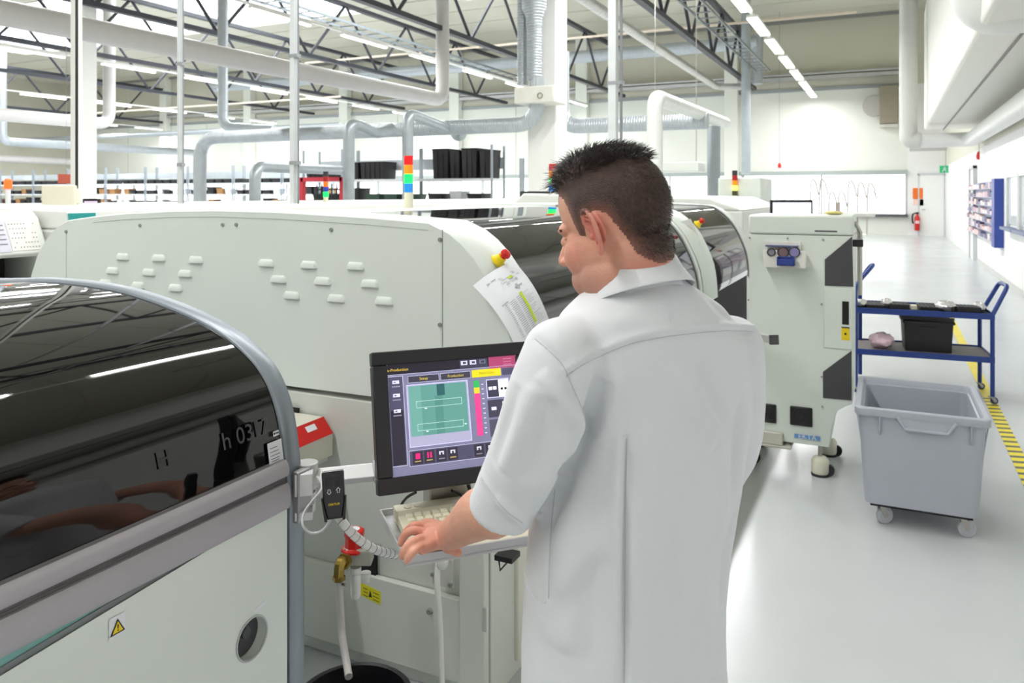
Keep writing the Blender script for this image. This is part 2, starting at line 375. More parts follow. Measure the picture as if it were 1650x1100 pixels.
for j, X in enumerate(ROWS[1:]):
    nm = ('the lamp row beyond the big pale duct', 'the second lamp row to the left', 'the third lamp row to the left', 'the lamp row farthest left')[j]
    lamp_row(X, LAMP_Z, [-6+3.1*k+.3*j for k in range(13)], 1.9, 'bright linear lamp hanging in ' + nm, nm, LAMP_W*1.1)
# ================================================================== nearest machine (black rounded hood)
GLOSSK = mat('black_gloss_hood', '0b090a', .035, spec=.6, var=0)
TEAL = mat('teal_stripe', '7fb3ae', .45, var=.03)
m1 = thing('stencil_printer', 'white machine with a big black glossy rounded hood and silver rails, nearest at lower left', 'machine', (-1.8, .2, 0))
Yf = 1.36
prof = [(-150, 452), (0, 452), (67, 451), (128, 456), (188, 466), (235, 479), (286, 498), (330, 518), (367, 540), (397, 565), (420, 590), (437, 619), (450, 656), (457, 690), (461, 722)]
P1 = [onY(a, b, Yf) for a, b in prof]
P1 = [Vector((-3.05, Yf, 1.05)), Vector((-3.0, Yf, 1.28)), Vector((-2.8, Yf, 1.39))]+P1+[Vector((-1.218, Yf, 1.062))]
P1s = spline(P1, 4)
ys = [-1.3, -.6, 0, .5, .8, 1.0, 1.15, 1.25, 1.31, 1.35]
def hoodpt(p, y):
    k = max(0, (y-1.0)/.35); c = Vector((-2.0, y, 1.0)); s_ = 1-.006*k*k
    return Vector((c.x+(p.x-c.x)*s_, y, c.z+(p.z-c.z)*s_))
MB().loft([[hoodpt(p, y) for p in P1s] for y in ys], cap=False, close=False).build('hood', GLOSSK, m1, smooth=60)
# grey arch frame
def off(poly, d):
    out = []
    for i, p in enumerate(poly):
        t = (poly[min(i+1, len(poly)-1)]-poly[max(i-1, 0)]).normalized(); n = Vector((-t.z, 0, t.x))
        out.append(p+n*d)
    return out
base_p = [Vector((-3.05, Yf, .06))]+P1s+[Vector((-1.205, Yf, .95)), Vector((-1.205, Yf, .5)), Vector((-1.205, Yf, .06))]
outer = off(base_p, .004); inner = off(base_p, -.05)
rings = []
for dy, q in ((0, 0), (.004, .004), (.045, .004), (.053, -.004)):
    rings.append([Vector((p.x, Yf-.008+dy, p.z)) for p in off(base_p, q)])
rings = [[Vector((p.x, Yf-.008, p.z)) for p in inner]]+rings+[[Vector((p.x, Yf+.045, p.z)) for p in inner]]
MB().loft(rings, cap=False, close=False).build('arch_frame', GREYFR, m1, smooth=50)
MB().prism([Vector((p.x, Yf+.02, p.z)) for p in off(base_p, -.03)], (0, .012, 0)).build('end_panel', GREYFR, m1)
def rail(z0, z1, x, name, M):
    h = z1-z0; sec = [(x-.03, z0), (x-.004, z0), (x, z0+.006), (x+.001, (z0+z1)/2), (x-.002, z1-.008), (x-.008, z1), (x-.03, z1)]
    MB().loft([[Vector((a, y, b)) for a, b in sec] for y in (-1.3, 1.342)]).build(name, M, m1, smooth=40)
rail(1.027, 1.062, -1.196, 'upper_rail', ALU2); rail(1.012, 1.027, -1.204, 'rail_groove', mat('rail_shadow_gap', '857f80', .5, metal=.3)); rail(.957, 1.012, -1.192, 'lower_rail', ALU2)
MB().bb((-1.24, -1.3, .925), (-1.206, 1.34, .957)).build('teal_stripe', TEAL, m1)
# front panel : top edge falls away from the rail towards the camera side; round cup recess
fp = MB(); o_ = Vector((-1.2, -1.3, .07))
yh, zh = 1.234, .723
fp.plate_hole((-1.2, .9, .4), (0, 1, 0), (0, 0, 1), .44, .53, yh-.9, zh-.4, .043, .05, (1, 0, 0))
fp.mt(0)
def ztop(y): return .967-.034*(1.33-y)/.6-.01*max(0, (1.1-y))
fp.quad((-1.2, .9, .93), (-1.2, 1.34, .93), (-1.2, 1.34, ztop(1.34)), (-1.2, 1.12, ztop(1.12)), (-1.2, .9, ztop(.9)))
fp.quad((-1.2, .9, .07), (-1.2, 1.34, .07), (-1.2, 1.34, .4), (-1.2, .9, .4))
fp.quad((-1.2, -1.3, .07), (-1.2, .9, .07), (-1.2, .9, ztop(.9)), (-1.2, .3, ztop(.3)), (-1.2, -1.3, ztop(-1.3)))
gp = MB(); yy_ = [-1.3, -.6, 0, .4, .7, .9, 1.1, 1.2, 1.3]
gp.loft([[Vector((-1.2035, y, ztop(y)-.01)), Vector((-1.2035, y, min(.956, ztop(y)+.010*min(1, (1.3-y)/.3)))), Vector((-1.207, y, min(.956, ztop(y)+.010*min(1, (1.3-y)/.3))))] for y in yy_], cap=False, close=False)
gp.build('shade_strip', mat('shade_grey', '7f8586', .6), m1)  # grey strip paints in the shade above the panel's top edge
fp.build('front_panel', [WHITE, DARK], m1, smooth=20)
MB().tube([Vector((-1.199, yh+.043*math.cos(a), zh+.043*math.sin(a))) for a in [2*PI*k/32 for k in range(33)]], .0022, n=6).build('recess_rim', mat('grey_trim', 'b9bdbd', .5), m1)
MB().bb((-1.247, yh-.012, zh-.03), (-1.225, yh+.006, zh+.028)).cyl((-1.24, yh-.004, zh+.01), (-1.21, yh-.004, zh+.01), .012).build('lock_lever', mat('dark_grey_plastic', '3c3c40', .4), m1, bevel=.002)
MB().quad((-1.199, yh+.005, zh+.048), (-1.199, yh+.043, zh+.055), (-1.199, yh+.043, zh+.063), (-1.199, yh+.005, zh+.056)).build('lock_label', PAPER, m1)
MB().bb((-3.0, -1.25, .06), (-1.225, 1.33, 1.0)).build('body', CHAR, m1, bevel=.01)
# warning triangle
wy, wz = .917, .907
w_ = MB().mt(0).quad((-1.1985, wy-.016, wz-.018), (-1.1985, wy+.016, wz-.018), (-1.1985, wy+.016, wz+.018), (-1.1985, wy-.016, wz+.018))
w_.mt(1).quad((-1.1975, wy-.0145, wz-.013), (-1.1975, wy+.0145, wz-.013), (-1.1975, wy, wz+.013))
w_.mt(2).quad((-1.197, wy-.0105, wz-.0105), (-1.197, wy+.0105, wz-.0105), (-1.197, wy, wz+.0085))
w_.text('!', .016, (-1.1965, wy, wz-.003), (0, 1, 0), (0, 0, 1), k=1)
w_.build('warning_label', [PAPER, BLACK, YEL], m1, smooth=0)
# stickers and number on the hood, lying on its curved front
HB = None
def on_hood(px, py):
    """where a sight line meets the hood profile swept along Y"""
    r = _ray(px, py); best = None
    for i in range(len(P1s)-1):
        a, b = P1s[i], P1s[i+1]   # solve in XZ: origin (0,H) + r*t = a + (b-a)*s
        dx, dz = b.x-a.x, b.z-a.z; det = r.x*(-dz)+dx*r.z
        if abs(det) < 1e-9: continue
        t = (a.x*(-dz)+dx*(a.z-H))/det; s_ = (r.x*(a.z-H)-r.z*a.x)/det
        if -0.01 <= s_ <= 1.01 and t > 0 and (best is None or t < best[0]):
            n = Vector((-dz, 0, dx)).normalized(); n = n if n.x > 0 else -n
            best = (t, Vector((0, 0, H))+r*t, n, Vector((dx, 0, dz)).normalized())
    return best[1], best[2], best[3]
p, n, t = on_hood(445, 728); up = -t if t.z < 0 else t; yv = Vector((0, 1, 0))
s_ = MB(); p = p+n*.002
def card(mb, p, w, h, k): mb.mt(k).quad(p-yv*w/2-up*h/2, p+yv*w/2-up*h/2, p+yv*w/2+up*h/2, p-yv*w/2+up*h/2)
p.y -= .004
card(s_, p, .044, .050, 0)
for k, (l, q) in enumerate(((.022, .012), (.026, .004), (.030, -.004), (.026, -.011), (.024, -.016))):
    card(s_, p+n*.0006+up*q-yv*(.036-l)/2*.6, l, .0018, 1)
s_.build('printed_label', [PAPER, INK], m1, smooth=0)
p2 = p+up*.040+yv*.008
s_ = MB(); card(s_, p2, .018, .011, 0); s_.text('0K10D', .0055, p2+n*.0006, yv, up, k=1); s_.build('small_label', [PAPER, BLACK], m1, smooth=0)
GHO = mat('ghost_lettering', '4a4749', .3, var=0)
p, n, t = on_hood(397, 699); up = -t if t.z < 0 else t
MB().text('h 0317', .05, p+n*.002, (0, 1, 0), up, depth=.0002).build('hood_lettering', GHO, m1, smooth=0)
p, n, t = on_hood(262, 741); up = -t if t.z < 0 else t
MB().text('H', .045, p+n*.002, (0, 1, 0), up, depth=.0002).build('hood_lettering', mat('ghost_lettering_dim', '2b282a', .3, var=0), m1, smooth=0)
# hinge knuckle of the console arm on the frame post
hg = at(494, 765, 1.80); HGX, HGY = hg.x, hg.y
b_ = MB(); b_.bb((-1.204, Yf+.0, .915), (-1.185, Yf+.045, 1.03))
b_.build('hinge_plate', mat('anodised_grey', 'a9a8aa', .45, metal=.5), m1, bevel=.003)
b_ = MB().box(((-1.19+HGX)/2-.005, (Yf+.03+HGY)/2, 1.0), (.085, .04, .05), rz=math.atan2(HGY-(Yf+.03), HGX+1.19)); b_.cyl((HGX, HGY, .975), (HGX, HGY, 1.034), .026, n=32)
b_.build('hinge_knuckle', mat('satin_aluminium', 'cfcecf', .35, metal=.35), m1, bevel=.002)
MB().cyl((HGX, HGY, .968), (HGX, HGY, .975), .019, n=24).build('hinge_washer', BLACK, m1)
b_ = MB().cyl((HGX, HGY, .945), (HGX, HGY, .968), .0225, n=32).box(((-1.19+HGX)/2-.005, (Yf+.03+HGY)/2, .93), (.085, .04, .02), rz=math.atan2(HGY-(Yf+.03), HGX+1.19)).cyl((HGX, HGY, .92), (HGX, HGY, .942), .02, n=32)
b_.build('hinge_knuckle', mat('satin_aluminium', 'cfcecf', .35, metal=.35), m1, bevel=.002)
# ================================================================== curved placement machines
GL2 = glass('smoked_acrylic', 'b5b0ac', 1.75, rough=.03)
def side_curve(Y=2.24):
    px = [(50, 445), (60, 412), (75, 385), (92, 366), (110, 356), (150, 350), (200, 345), (275, 341), (350, 340), (450, 343), (600, 352), (690, 360), (723, 377), (743, 394), (763, 417), (780, 443), (797, 478), (812, 516), (824, 555), (831, 600), (834, 650)]
    return [onY(a, b, Y) for a, b in px]
SC2 = side_curve()
SCX = [(p.x, p.z) for p in SC2]
iF = 11        # start of the front curve
def placer(Y0, L, X0, name, label, louvers=True, rim=.27, rim2=.16):
    """one machine: side cheek, wide rounded rims, smoked hood between them"""
    t = thing(name, label, 'machine', (X0-2.2, Y0, 0))
    sh = X0+1.06
    def pt(i, y, d=0):
        x, z = SCX[i]; return Vector((x+sh, y, z+d))
    n = len(SCX)
    zb = .93
    back = Vector((SCX[0][0]+sh-.02, Y0, .9))
    # upper cheek
    poly = [Vector((SCX[0][0]+sh-.03, Y0, zb))]+[pt(i, Y0) for i in range(n)]+[Vector((X0-.0, Y0, zb+.02))]
    MB().prism(poly, (0, .02, 0)).build('side_panel', WHITE, t, smooth=0, bevel=.0015)
    # rim strip over the curve
    def strip(ya, yb, nm):
        idx = list(range(0, n)); R_ = []
        for dy, d in ((0.006, -.02), (0.0, 0), (.006, .004), (yb-ya-.006, .004), (yb-ya, 0), (yb-ya, -.03)):
            row = []
            for i in idx:
                p = pt(i, ya+dy); a = pt(max(i-1, 0), 0); b = pt(min(i+1, n-1), 0); tt = (b-a).normalized(); nn = Vector((-tt.z, 0, tt.x))
                row.append(p+nn*d)
            q = Vector((X0+d*.6, ya+dy, zb+.02)); row.append(q); R_.append(row)
        MB().loft(R_, cap=False, close=False).build(nm, WHITE, t, smooth=40)
    strip(Y0, Y0+rim, 'rim'); strip(Y0+L-rim2, Y0+L, 'rim')
    pe = [p+Vector((0, L-.02, 0)) for p in poly]; MB().prism(pe, (0, .02, 0)).build('side_panel', WHITE, t, smooth=0)
    # roof : white back part, then smoked hood from X -2.05 round the front
    ya, yb = Y0+rim, Y0+L-rim2
    rb = [i for i in range(n) if SCX[i][0] < -1.95]
    MB().loft([[pt(i, y, -.012) for i in rb] for y in (ya-.005, yb+.005)], cap=False, close=False).build('roof_panel', WHITE, t, smooth=40)
    x1 = pt(rb[-1], 0); hood = [Vector((x1.x, 0, x1.z-.008))]+[pt(i, 0, -.008) for i in range(rb[-1]+1, n)]
    hood = [Vector((p.x-(.008 if p.x > X0-.3 else 0), 0, p.z)) for p in hood]+[Vector((X0-.012, 0, 1.02))]
    hs = spline(hood, 3)
    MB().loft([[Vector((p.x, y, p.z)) for p in hs] for y in (ya-.01, (ya+yb)/2, yb+.01)], cap=False, close=False).build('hood', GL2, t, smooth=60)
    e = MB().tube([Vector((p.x, yb-.0, p.z+.004)) for p in hs], .008, n=6); e.build('hood_edge', mat('hood_edge_grey', 'a4a7a6', .35, metal=.3), t)
    # interior, seen through the hood
    inn = MB().bb((X0-1.9, ya-.1, .86), (X0-.05, yb+.1, .95)); inn.build('deck', mat('deck_grey', '8b898c', .4, metal=.2), t, bevel=.01)
    MB().bb((X0-1.75, ya-.02, .95), (X0-1.7, yb+.02, 1.46)).build('inner_wall', mat('inner_wall_dark', '2b2a2e', .5), t)
    MB().bb((X0-.95, ya, 1.16), (X0-.8, yb, 1.26)).build('gantry_beam', mat('gantry_alu', '8c8a8f', .35, metal=.5), t, bevel=.008)
    MB().bb((X0-.5, ya, 1.0), (X0-.42, yb, 1.08)).build('feeder_rail', mat('gantry_alu'), t, bevel=.006)
    MB().bb((X0-1.2, ya+.45, 1.02), (X0-.72, ya+.75, 1.2)).cyl((X0-.7, ya+.6, 1.0), (X0-.7, ya+.6, 1.3), .06).build('placement_head', mat('head_dark', '38363a', .3), t, bevel=.02)
    MB().bb((X0-.7, ya+.5, .95), (X0-.62, ya+.62, 1.0)).build('circuit_board', mat('pcb_green', '0f7a4c', .4), t)
    # lower body
    lo = MB().bb((X0-2.35, Y0+.005, 0), (X0-.10, Y0+L-.005, zb-.006)); lo.build('lower_body', mat('lower_enamel', 'd6d9d0', .45, var=.02), t, bevel=.004)
    MB().bb((X0-.102, Y0+.18, .05), (X0-.085, Y0+L-.1, zb-.02)).build('front_door', WHITE2, t, bevel=.004)
    # seams and screws on the cheek
    def scr(p, nm='screw'):
        MB().cyl((p.x, Y0-.005, p.z), (p.x, Y0, p.z), .0065, .008, n=12).build(nm, mat('screw_zinc', '9c9f9c', .4, metal=.4), t)
    def Q(px, py): q = onY(px, py, 2.24); return Vector((q.x+sh, Y0, q.z))
    for a in ((107, 373), (226, 363), (359, 362), (381, 362), (534, 370), (709, 386), (709, 523)): scr(Q(*a))
    j = MB(); a, b = Q(713, 370), Q(713, 620); j.bb((a.x-.0012, Y0-.0012, b.z), (a.x+.0012, Y0, a.z)); j.build('panel_joint', mat('joint_grey', '7d807c', .6), t)
    a, b = Q(107, 375), Q(107, 440); MB().bb((a.x-.0012, Y0-.001, b.z-.4), (a.x+.0012, Y0, a.z)).build('panel_joint', mat('joint_pale', 'b9beb7', .6), t)
    a, b = Q(120, 358), Q(700, 366)
    j = MB(); pp = [Vector((SCX[i][0]+sh, Y0-.001, SCX[i][1]-.022)) for i in range(5, 12)]; j.tube(pp, .0012, n=4); j.build('panel_joint', mat('joint_pale'), t)
    if louvers:
        LV = [(198, 413), (256, 415), (316, 418), (182, 435), (240, 438), (299, 440), (170, 455), (223, 459), (283, 463), (429, 423), (498, 426), (573, 428), (449, 449), (520, 452), (596, 456), (470, 475), (542, 480), (619, 484)]
        for a in LV:
            q = Q(*a); x0, z0 = q.x, q.z; wv, hv, dv = .039, .026, .011
            sec = []
            for k, (zz, dd) in enumerate(((.5, 0), (.42, .55), (.15, .9), (-.3, 1.0), (-.5, 1.0), (-.5, .86), (-.42, .8))):
                ww = wv*(1-.42*max(0, (zz+.1)))
                sec.append([Vector((x0-ww, Y0+.001, z0+hv*zz)), Vector((x0-ww*.86, Y0-dv*dd*.8, z0+hv*zz)), Vector((x0-ww*.6, Y0-dv*dd, z0+hv*zz)), Vector((x0+ww*.6, Y0-dv*dd, z0+hv*zz)), Vector((x0+ww*.86, Y0-dv*dd*.8, z0+hv*zz)), Vector((x0+ww, Y0+.001, z0+hv*zz))])
            MB().loft(sec, cap=False, close=False).build('louver', WHITE, t, smooth=50)
    return t, Q
def estop(parent, p, nrm, s=1.0):
    nrm = Vector(nrm).normalized(); p = Vector(p)
    b = MB().lathe(p, [(0, -.002), (.031*s, 0), (.03*s, .006*s), (.021*s, .014*s), (.018*s, .03*s), (.0, .031*s)], ax=nrm).build('emergency_stop', YEL, parent)
    b['label'] = 'yellow emergency stop with red button'
    MB().lathe(p+nrm*.03*s, [(0, 0), (.012*s, 0), (.013*s, .01*s), (.02*s, .013*s), (.0205*s, .02*s), (.017*s, .028*s), (.008*s, .031*s), (0, .0315*s)], ax=nrm).build('red_button', RED, b)
EM = {}
def tower_mat(c, on):
    return mat('lens_%s_%d' % (c, on), c, .25, emit=c if on else None, es=on)
def light_tower(parent, p, segs, r, hseg, post_h, name='signal_tower'):
    """p: foot of the post; segs from the top: (colour, glow)"""
    p = Vector(p); b = MB().cyl(p, p+Vector((0, 0, post_h)), r*.95, n=20).build(name, mat('tower_beige', 'e3dfc8', .5), parent)
    z = p.z+post_h
    for k, (c, on) in enumerate(segs[::-1]):
        MB().cyl((p.x, p.y, z+.0015), (p.x, p.y, z+hseg), r, n=20).build('signal_lens', tower_mat(c, on), b, bevel=.0015); z += hseg
    return b
m2, Q2 = placer(2.24, 2.72, -1.06, 'placement_machine', 'tall white curved machine with vent slots, behind the monitor, yellow emergency stop on its rim', rim2=.05)
# emergency stop on the rim
p = onY(801, 421, 2.36); estop(m2, (p.x+.002, 2.36, p.z+.0), (.74, -.1, .6), .88)
light_tower(m2, (-2.5, 3.8, 1.53), [('e01414', .6), ('f08a10', .8), ('10ff50', 4.0), ('1c86d8', .6)], .026, .053, .13)
# cheek cut-outs and lower hardware
cm_ = MB().mt(0).bb((Q2(470, 656).x, 2.229, Q2(480, 694).z), (Q2(484, 656).x, 2.236, Q2(480, 656).z)); cm_.build('opening', DARK, m2)
p = Q2(510, 671); MB().cyl((p.x, 2.234, p.z), (p.x, 2.237, p.z), .006, n=10).build('screw_hole', DARK, m2)
a, b = Q2(741, 968), Q2(592, 938)
lp = MB(); lp.prism([(-2.6, 2.215, .06), (onY(741, 968, 2.215).x, 2.215, .06), (onY(741, 968, 2.215).x, 2.215, onY(741, 968, 2.215).z), (onY(591, 936, 2.215).x, 2.215, onY(741, 968, 2.215).z+.004), (-2.6, 2.215, onY(741, 968, 2.215).z+.004)], (0, .025, 0))
lp.build('lower_plate', mat('lower_enamel'), m2, smooth=0, bevel=.002)
x0 = onY(723, 900, 2.215).x; x1 = -1.165; zt = .46
MB().bb((x0+.045, 2.205, .06), (x1, 2.24, .62)).build('corner_plate', mat('lower_enamel'), m2, smooth=0, bevel=.003)
for a in ((693, 984),): q = onY(a[0], a[1], 2.215); MB().cyl((q.x, 2.205, q.z), (q.x, 2.216, q.z), .009, .011, n=14).build('screw', mat('screw_zinc'), m2)
q = onY(597, 908, 2.24); MB().prism([(q.x-.03, 2.228, q.z-.045), (q.x+.03, 2.228, q.z-.05), (q.x+.03, 2.228, q.z+.05), (q.x, 2.228, q.z+.05), (q.x-.03, 2.228, q.z+.02)], (0, .012, 0)).build('opening', DARK, m2, smooth=0)
# pull handle recess
q = onY(780, 998, 2.2); MB().bb((q.x-.008, 2.199, q.z-.04), (q.x+.008, 2.206, q.z+.04)).build('grip_recess', mat('joint_pale'), m2, bevel=.006)
# dark bracket below the tray on the front
q = onY(822, 905, 2.2); b_ = MB().tube([(q.x-.02, 2.16, q.z+.03), (q.x+.02, 2.16, q.z+.03), (q.x-.015, 2.16, q.z-.012), (q.x-.02, 2.16, q.z+.03)], .004, n=6).bb((q.x-.03, 2.15, q.z+.02), (q.x+.03, 2.21, q.z+.036))
b_.build('cable_bracket', BLACK, m2)
# ------------------------------------------------------------------ paper sheets
def sheet(name, TL, TR, BR, BL, bow, label, marks, n=14, ub=.004):
    TL, TR, BR, BL = map(Vector, (TL, TR, BR, BL)); nrm = (TR-TL).cross(BL-TL).normalized()
    if nrm.dot(Vector((0, 0, H))-TL) < 0: nrm = -nrm
    def S(u, v): p = TL.lerp(TR, u).lerp(BL.lerp(BR, u), v); return p+nrm*bow*math.sin(PI*v)+nrm*ub*math.sin(PI*u**.6)
    g = MB()
    g.loft([[S(i/6, j/n) for i in range(7)] for j in range(n+1)], cap=False, close=False)
    o = g.build(name, PAPER, None, smooth=80)
    tag(o, label, 'paper sheet')
    k = MB(); hl = MB()
    def bar(mb, u0, v0, u1, v1):
        m = 4
        for i in range(m):
            a, b = v0+(v1-v0)*i/m, v0+(v1-v0)*(i+1)/m
            mb.quad(*[S(u, v)+nrm*.0012 for u, v in ((u0, a), (u1, a), (u1, b), (u0, b))])
    for kind, u0, v0, u1, v1 in marks:
        if kind == 't': bar(k, u0, v0, u1, v1)
        else: bar(hl, u0, v0, u1, v1); hl.build('highlighter_mark', mat('highlighter_green', 'c9e23c', .8), o, smooth=0); hl = MB()
    if k.v: k.build('printed_text', mat('faint_print', 'b4b6be', .8), o, smooth=0)
    return o
random.seed(3)
mk = [('t', .1, .1, .28, .115)]
for r in range(7): mk.append(('t', .3+random.random()*.1, .13+.02*r, .55+random.random()*.38, .137+.02*r))
mk += [('h', .52, .17, .66, .2), ('t', .55, .3, .62, .37), ('t', .5, .33, .74, .35), ('t', .08, .42, .2, .435)]
for r in range(18): mk.append(('t', .12, .45+.024*r, .34, .457+.024*r)); mk.append(('t', .38, .45+.024*r, .50, .457+.024*r)); mk.append(('t', .60, .45+.024*r, .6+.3*random.random(), .455+.024*r))
mk.append(('h', .5, .42, .58, .84))
sheet('paper_sheet', onY(762, 460, 2.2), onY(822, 421, 2.43)+Vector((.012, 0, .005)), onY(884, 522, 2.43)+Vector((.008, 0, 0)), onY(838, 574, 2.19), .02,
      'printed sheet with green highlighter stripe hanging below the nearer emergency stop', mk, ub=.028)
# ------------------------------------------------------------------ second placement machine
m3, Q3 = placer(5.0, 1.95, -1.06, 'placement_machine', 'second white curved machine with open dark bay, between the man and the tall cabinet', louvers=False, rim=.42)
p = onY(1123, 362, 5.25); estop(m3, (p.x, 5.25, p.z), (.74, -.1, .6), .95)
sheet('paper_sheet', onY(1078, 362, 4.97), onY(1108, 352, 5.3)+Vector((.02, 0, .0)), onY(1128, 425, 5.3)+Vector((.02, 0, 0)), onY(1098, 440, 4.97), .02, 'printed sheet on the second curved machine, just right of the man, upper one', mk[:12])
sheet('paper_sheet', onY(1092, 400, 4.95), onY(1118, 388, 5.25)+Vector((.04, 0, .0)), onY(1122, 445, 5.2)+Vector((.04, 0, 0)), onY(1100, 452, 4.95), .01, 'blank lower sheet overlapping another on the second curved machine, behind the man', mk[:1])
# open bay contents of machine three
MB().bb((-1.35, 5.5, 1.0), (-1.1, 6.75, 1.04)).build('bay_shelf', mat('gantry_alu'), m3)
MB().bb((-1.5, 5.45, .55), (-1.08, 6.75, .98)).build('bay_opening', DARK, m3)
# ------------------------------------------------------------------ tall white cabinet on castors
Yc = 4.9
def qc(px, py, y=Yc): return onY(px, py, y)
CABT = qc(1290, 347).z
cab = thing('transfer_cabinet', 'tall pale cabinet on castors with dark slanted panels, right of the man', 'machine cabinet', (qc(1290, 700).x, Yc+.25, 0))
xl, xr = qc(1206, 500).x, qc(1375, 500).x; zt = qc(1290, 347).z; zl = qc(1290, 379).z; xs_ = qc(1327, 600).x; zbt = qc(1290, 715).z
CABM = mat('cabinet_enamel', 'e0e7de', .42, var=.012, vs=3)
MB().bb((xl, Yc, zl+.003), (xr, Yc+.5, zt)).build('top_cover', CABM, cab, bevel=.012)
zc_ = qc(1340, 645).z; za = qc(1330, 668).z
body = MB().prism([(xl+.004, Yc+.003, zbt), (xs_, Yc+.003, zbt), (xs_+.03, Yc+.003, zbt), (xs_+.045, Yc+.003, za-.06), (xs_+.075, Yc+.003, za+.03), (xs_+.12, Yc+.003, zc_-.025), (xr-.006, Yc+.003, zc_-.01), (xr-.006, Yc+.003, zl), (xl+.004, Yc+.003, zl)], (0, .48, 0))
body.build('body', CABM, cab, smooth=0, bevel=.003)
def slant(pts, nm):
    o = MB().prism([onY(a, b, Yc-.001) for a, b in pts], (0, .01, 0)).build(nm, CHAR, cab, smooth=0); o['label'] = 'dark grey slanted panel'
slant([(1329, 418), (1373, 381), (1375, 462), (1329, 460)], 'slanted_panel')
slant([(1326, 599), (1372, 565), (1372, 645), (1326, 641)], 'slanted_panel')
a, b = qc(1328, 463), qc(1373, 563); MB().bb((a.x, Yc-.004, b.z), (b.x, Yc+.003, a.z)).build('side_door', CABM, cab, bevel=.002)
a, b = qc(1357, 485), qc(1368, 523); MB().bb((a.x, Yc-.006, b.z), (b.x, Yc-.003, a.z)).build('slot', DARK, cab)
a, b = qc(1356, 527), qc(1369, 548); yl = MB().bb((a.x, Yc-.0065, b.z), (b.x, Yc-.004, a.z)); yl.mt(1).bb(((a.x+b.x)/2-.005, Yc-.008, (a.z+b.z)/2-.006), ((a.x+b.x)/2+.005, Yc-.0066, (a.z+b.z)/2+.006)).bb((a.x, Yc-.0075, a.z-.003), (b.x, Yc-.0066, a.z+.004)); yl.build('warning_label', [YEL, BLACK], cab, smooth=0)
for (a, b) in (((1219, 648), (1251, 682)), ((1273, 653), (1309, 688))):
    p, q = qc(*a), qc(*b); v = MB().bb((p.x, Yc-.01, q.z), (q.x, Yc+.003, p.z)).build('vent', BLACK, cab, bevel=.008)
    g = MB()
    cx, cz = (p.x+q.x)/2, (p.z+q.z)/2
    for r in (.012, .025, .038, .05): g.tube([(cx+r*math.cos(t), Yc-.011, cz+r*math.sin(t)) for t in [2*PI*k/20 for k in range(21)]], .0018, n=4)
    g.build('fan_grille', mat('grille_dark', '2c2a2e', .4), v)
p, q = qc(1280, 698), qc(1322, 710); bl = MB().bb((p.x, Yc-.004, q.z), (q.x, Yc-.001, p.z)); bl.text('EKTA', .042, ((p.x+q.x)/2, Yc-.005, (p.z+q.z)/2), (1, 0, 0), (0, 0, 1), k=1)
bl.build('maker_label', [mat('label_blue', '6d9ed2', .5), PAPER], cab, smooth=0)
MB().bb((xl+.03, Yc-.03, zbt-.035), (qc(1276, 700).x, Yc+.3, zbt-.018)).bb((xl+.03, Yc-.03, zbt-.018), (qc(1262, 700).x, Yc+.003, zbt+.055)).build('base_skirt', mat('skirt_beige', 'c9c8ba', .5), cab, bevel=.006)
p, q = qc(1313, 371), qc(1349, 374); MB().bb((p.x, Yc-.002, p.z-.008), (q.x, Yc+.002, p.z)).build('lid_slot', CHAR, cab)
for a in ((1208, 383), (1269, 384), (1326, 386), (1324, 490), (1206, 483), (1324, 607), (1325, 655)): p = qc(*a); MB().cyl((p.x, Yc-.004, p.z), (p.x, Yc+.003, p.z), .006, n=8).build('screw', mat('screw_zinc'), cab)
MB().bb((xr-.012, Yc+.05, qc(1300, 393).z-.012), (xr+.05, Yc+.085, qc(1300, 385).z)).build('latch', BLACK, cab, bevel=.004)
MB().tube([(xr+.03, Yc+.2, 1.05), (xr+.03, Yc+.2, zt-.1), (xr+.0, Yc+.2, zt-.04)], .012).build('side_tube', STEEL, cab)
# parts holder with blue tray on the cabinet front
p, q = qc(1233, 388), qc(1300, 431); h_ = MB(); h_.bb((p.x, Yc-.06, q.z), (q.x-.03, Yc, q.z+.02)).bb((p.x, Yc-.075, q.z+.0), (q.x, Yc-.06, p.z-.05)).bb((q.x-.01, Yc-.06, q.z), (q.x, Yc, p.z-.07)).bb((p.x+.0, Yc-.012, p.z-.06), (q.x-.03, Yc, p.z))
hd = h_.build('holder', mat('holder_white', 'eceae2', .4), cab, bevel=.002)
h_ = MB(); h_.bb((p.x+.008, Yc-.062, p.z-.03), (q.x-.045, Yc-.013, p.z-.022)).build('holder_edge', mat('slate_blue', '56618c', .5), hd)
for i, cx in enumerate((1243, 1262, 1280)):
    c_ = qc(cx, 406, Yc-.075); r = .03 if i else .022
    MB().cyl((c_.x, Yc-.079, c_.z), (c_.x, Yc-.074, c_.z), r, n=24).build('spool', mat(('spool_grey', 'spool_brown', 'spool_violet')[i], ('8a8790', '80686c', '8d86b4')[i], .5), hd)
    MB().tube([(c_.x+r*math.cos(t), Yc-.08, c_.z+r*math.sin(t)) for t in [2*PI*k/20 for k in range(21)]], .004, n=6).build('spool_rim', mat('grille_dark'), hd)
p, q = qc(1253, 413, Yc-.1), qc(1281, 428, Yc-.1); tb = MB().bb((p.x, Yc-.14, q.z), (q.x, Yc-.08, q.z+.006)).bb((p.x, Yc-.14, q.z), (q.x, Yc-.134, p.z-.012)).bb((p.x, Yc-.14, q.z), (p.x+.006, Yc-.08, p.z)).bb((q.x-.006, Yc-.14, q.z), (q.x, Yc-.08, p.z)).bb((p.x, Yc-.086, q.z), (q.x, Yc-.08, p.z))
tag(tb.build('parts_tray', mat('tray_blue', '2c3f8e', .4), bevel=.002), 'small open dark blue tray on the white holder of the tall cabinet', 'tray')
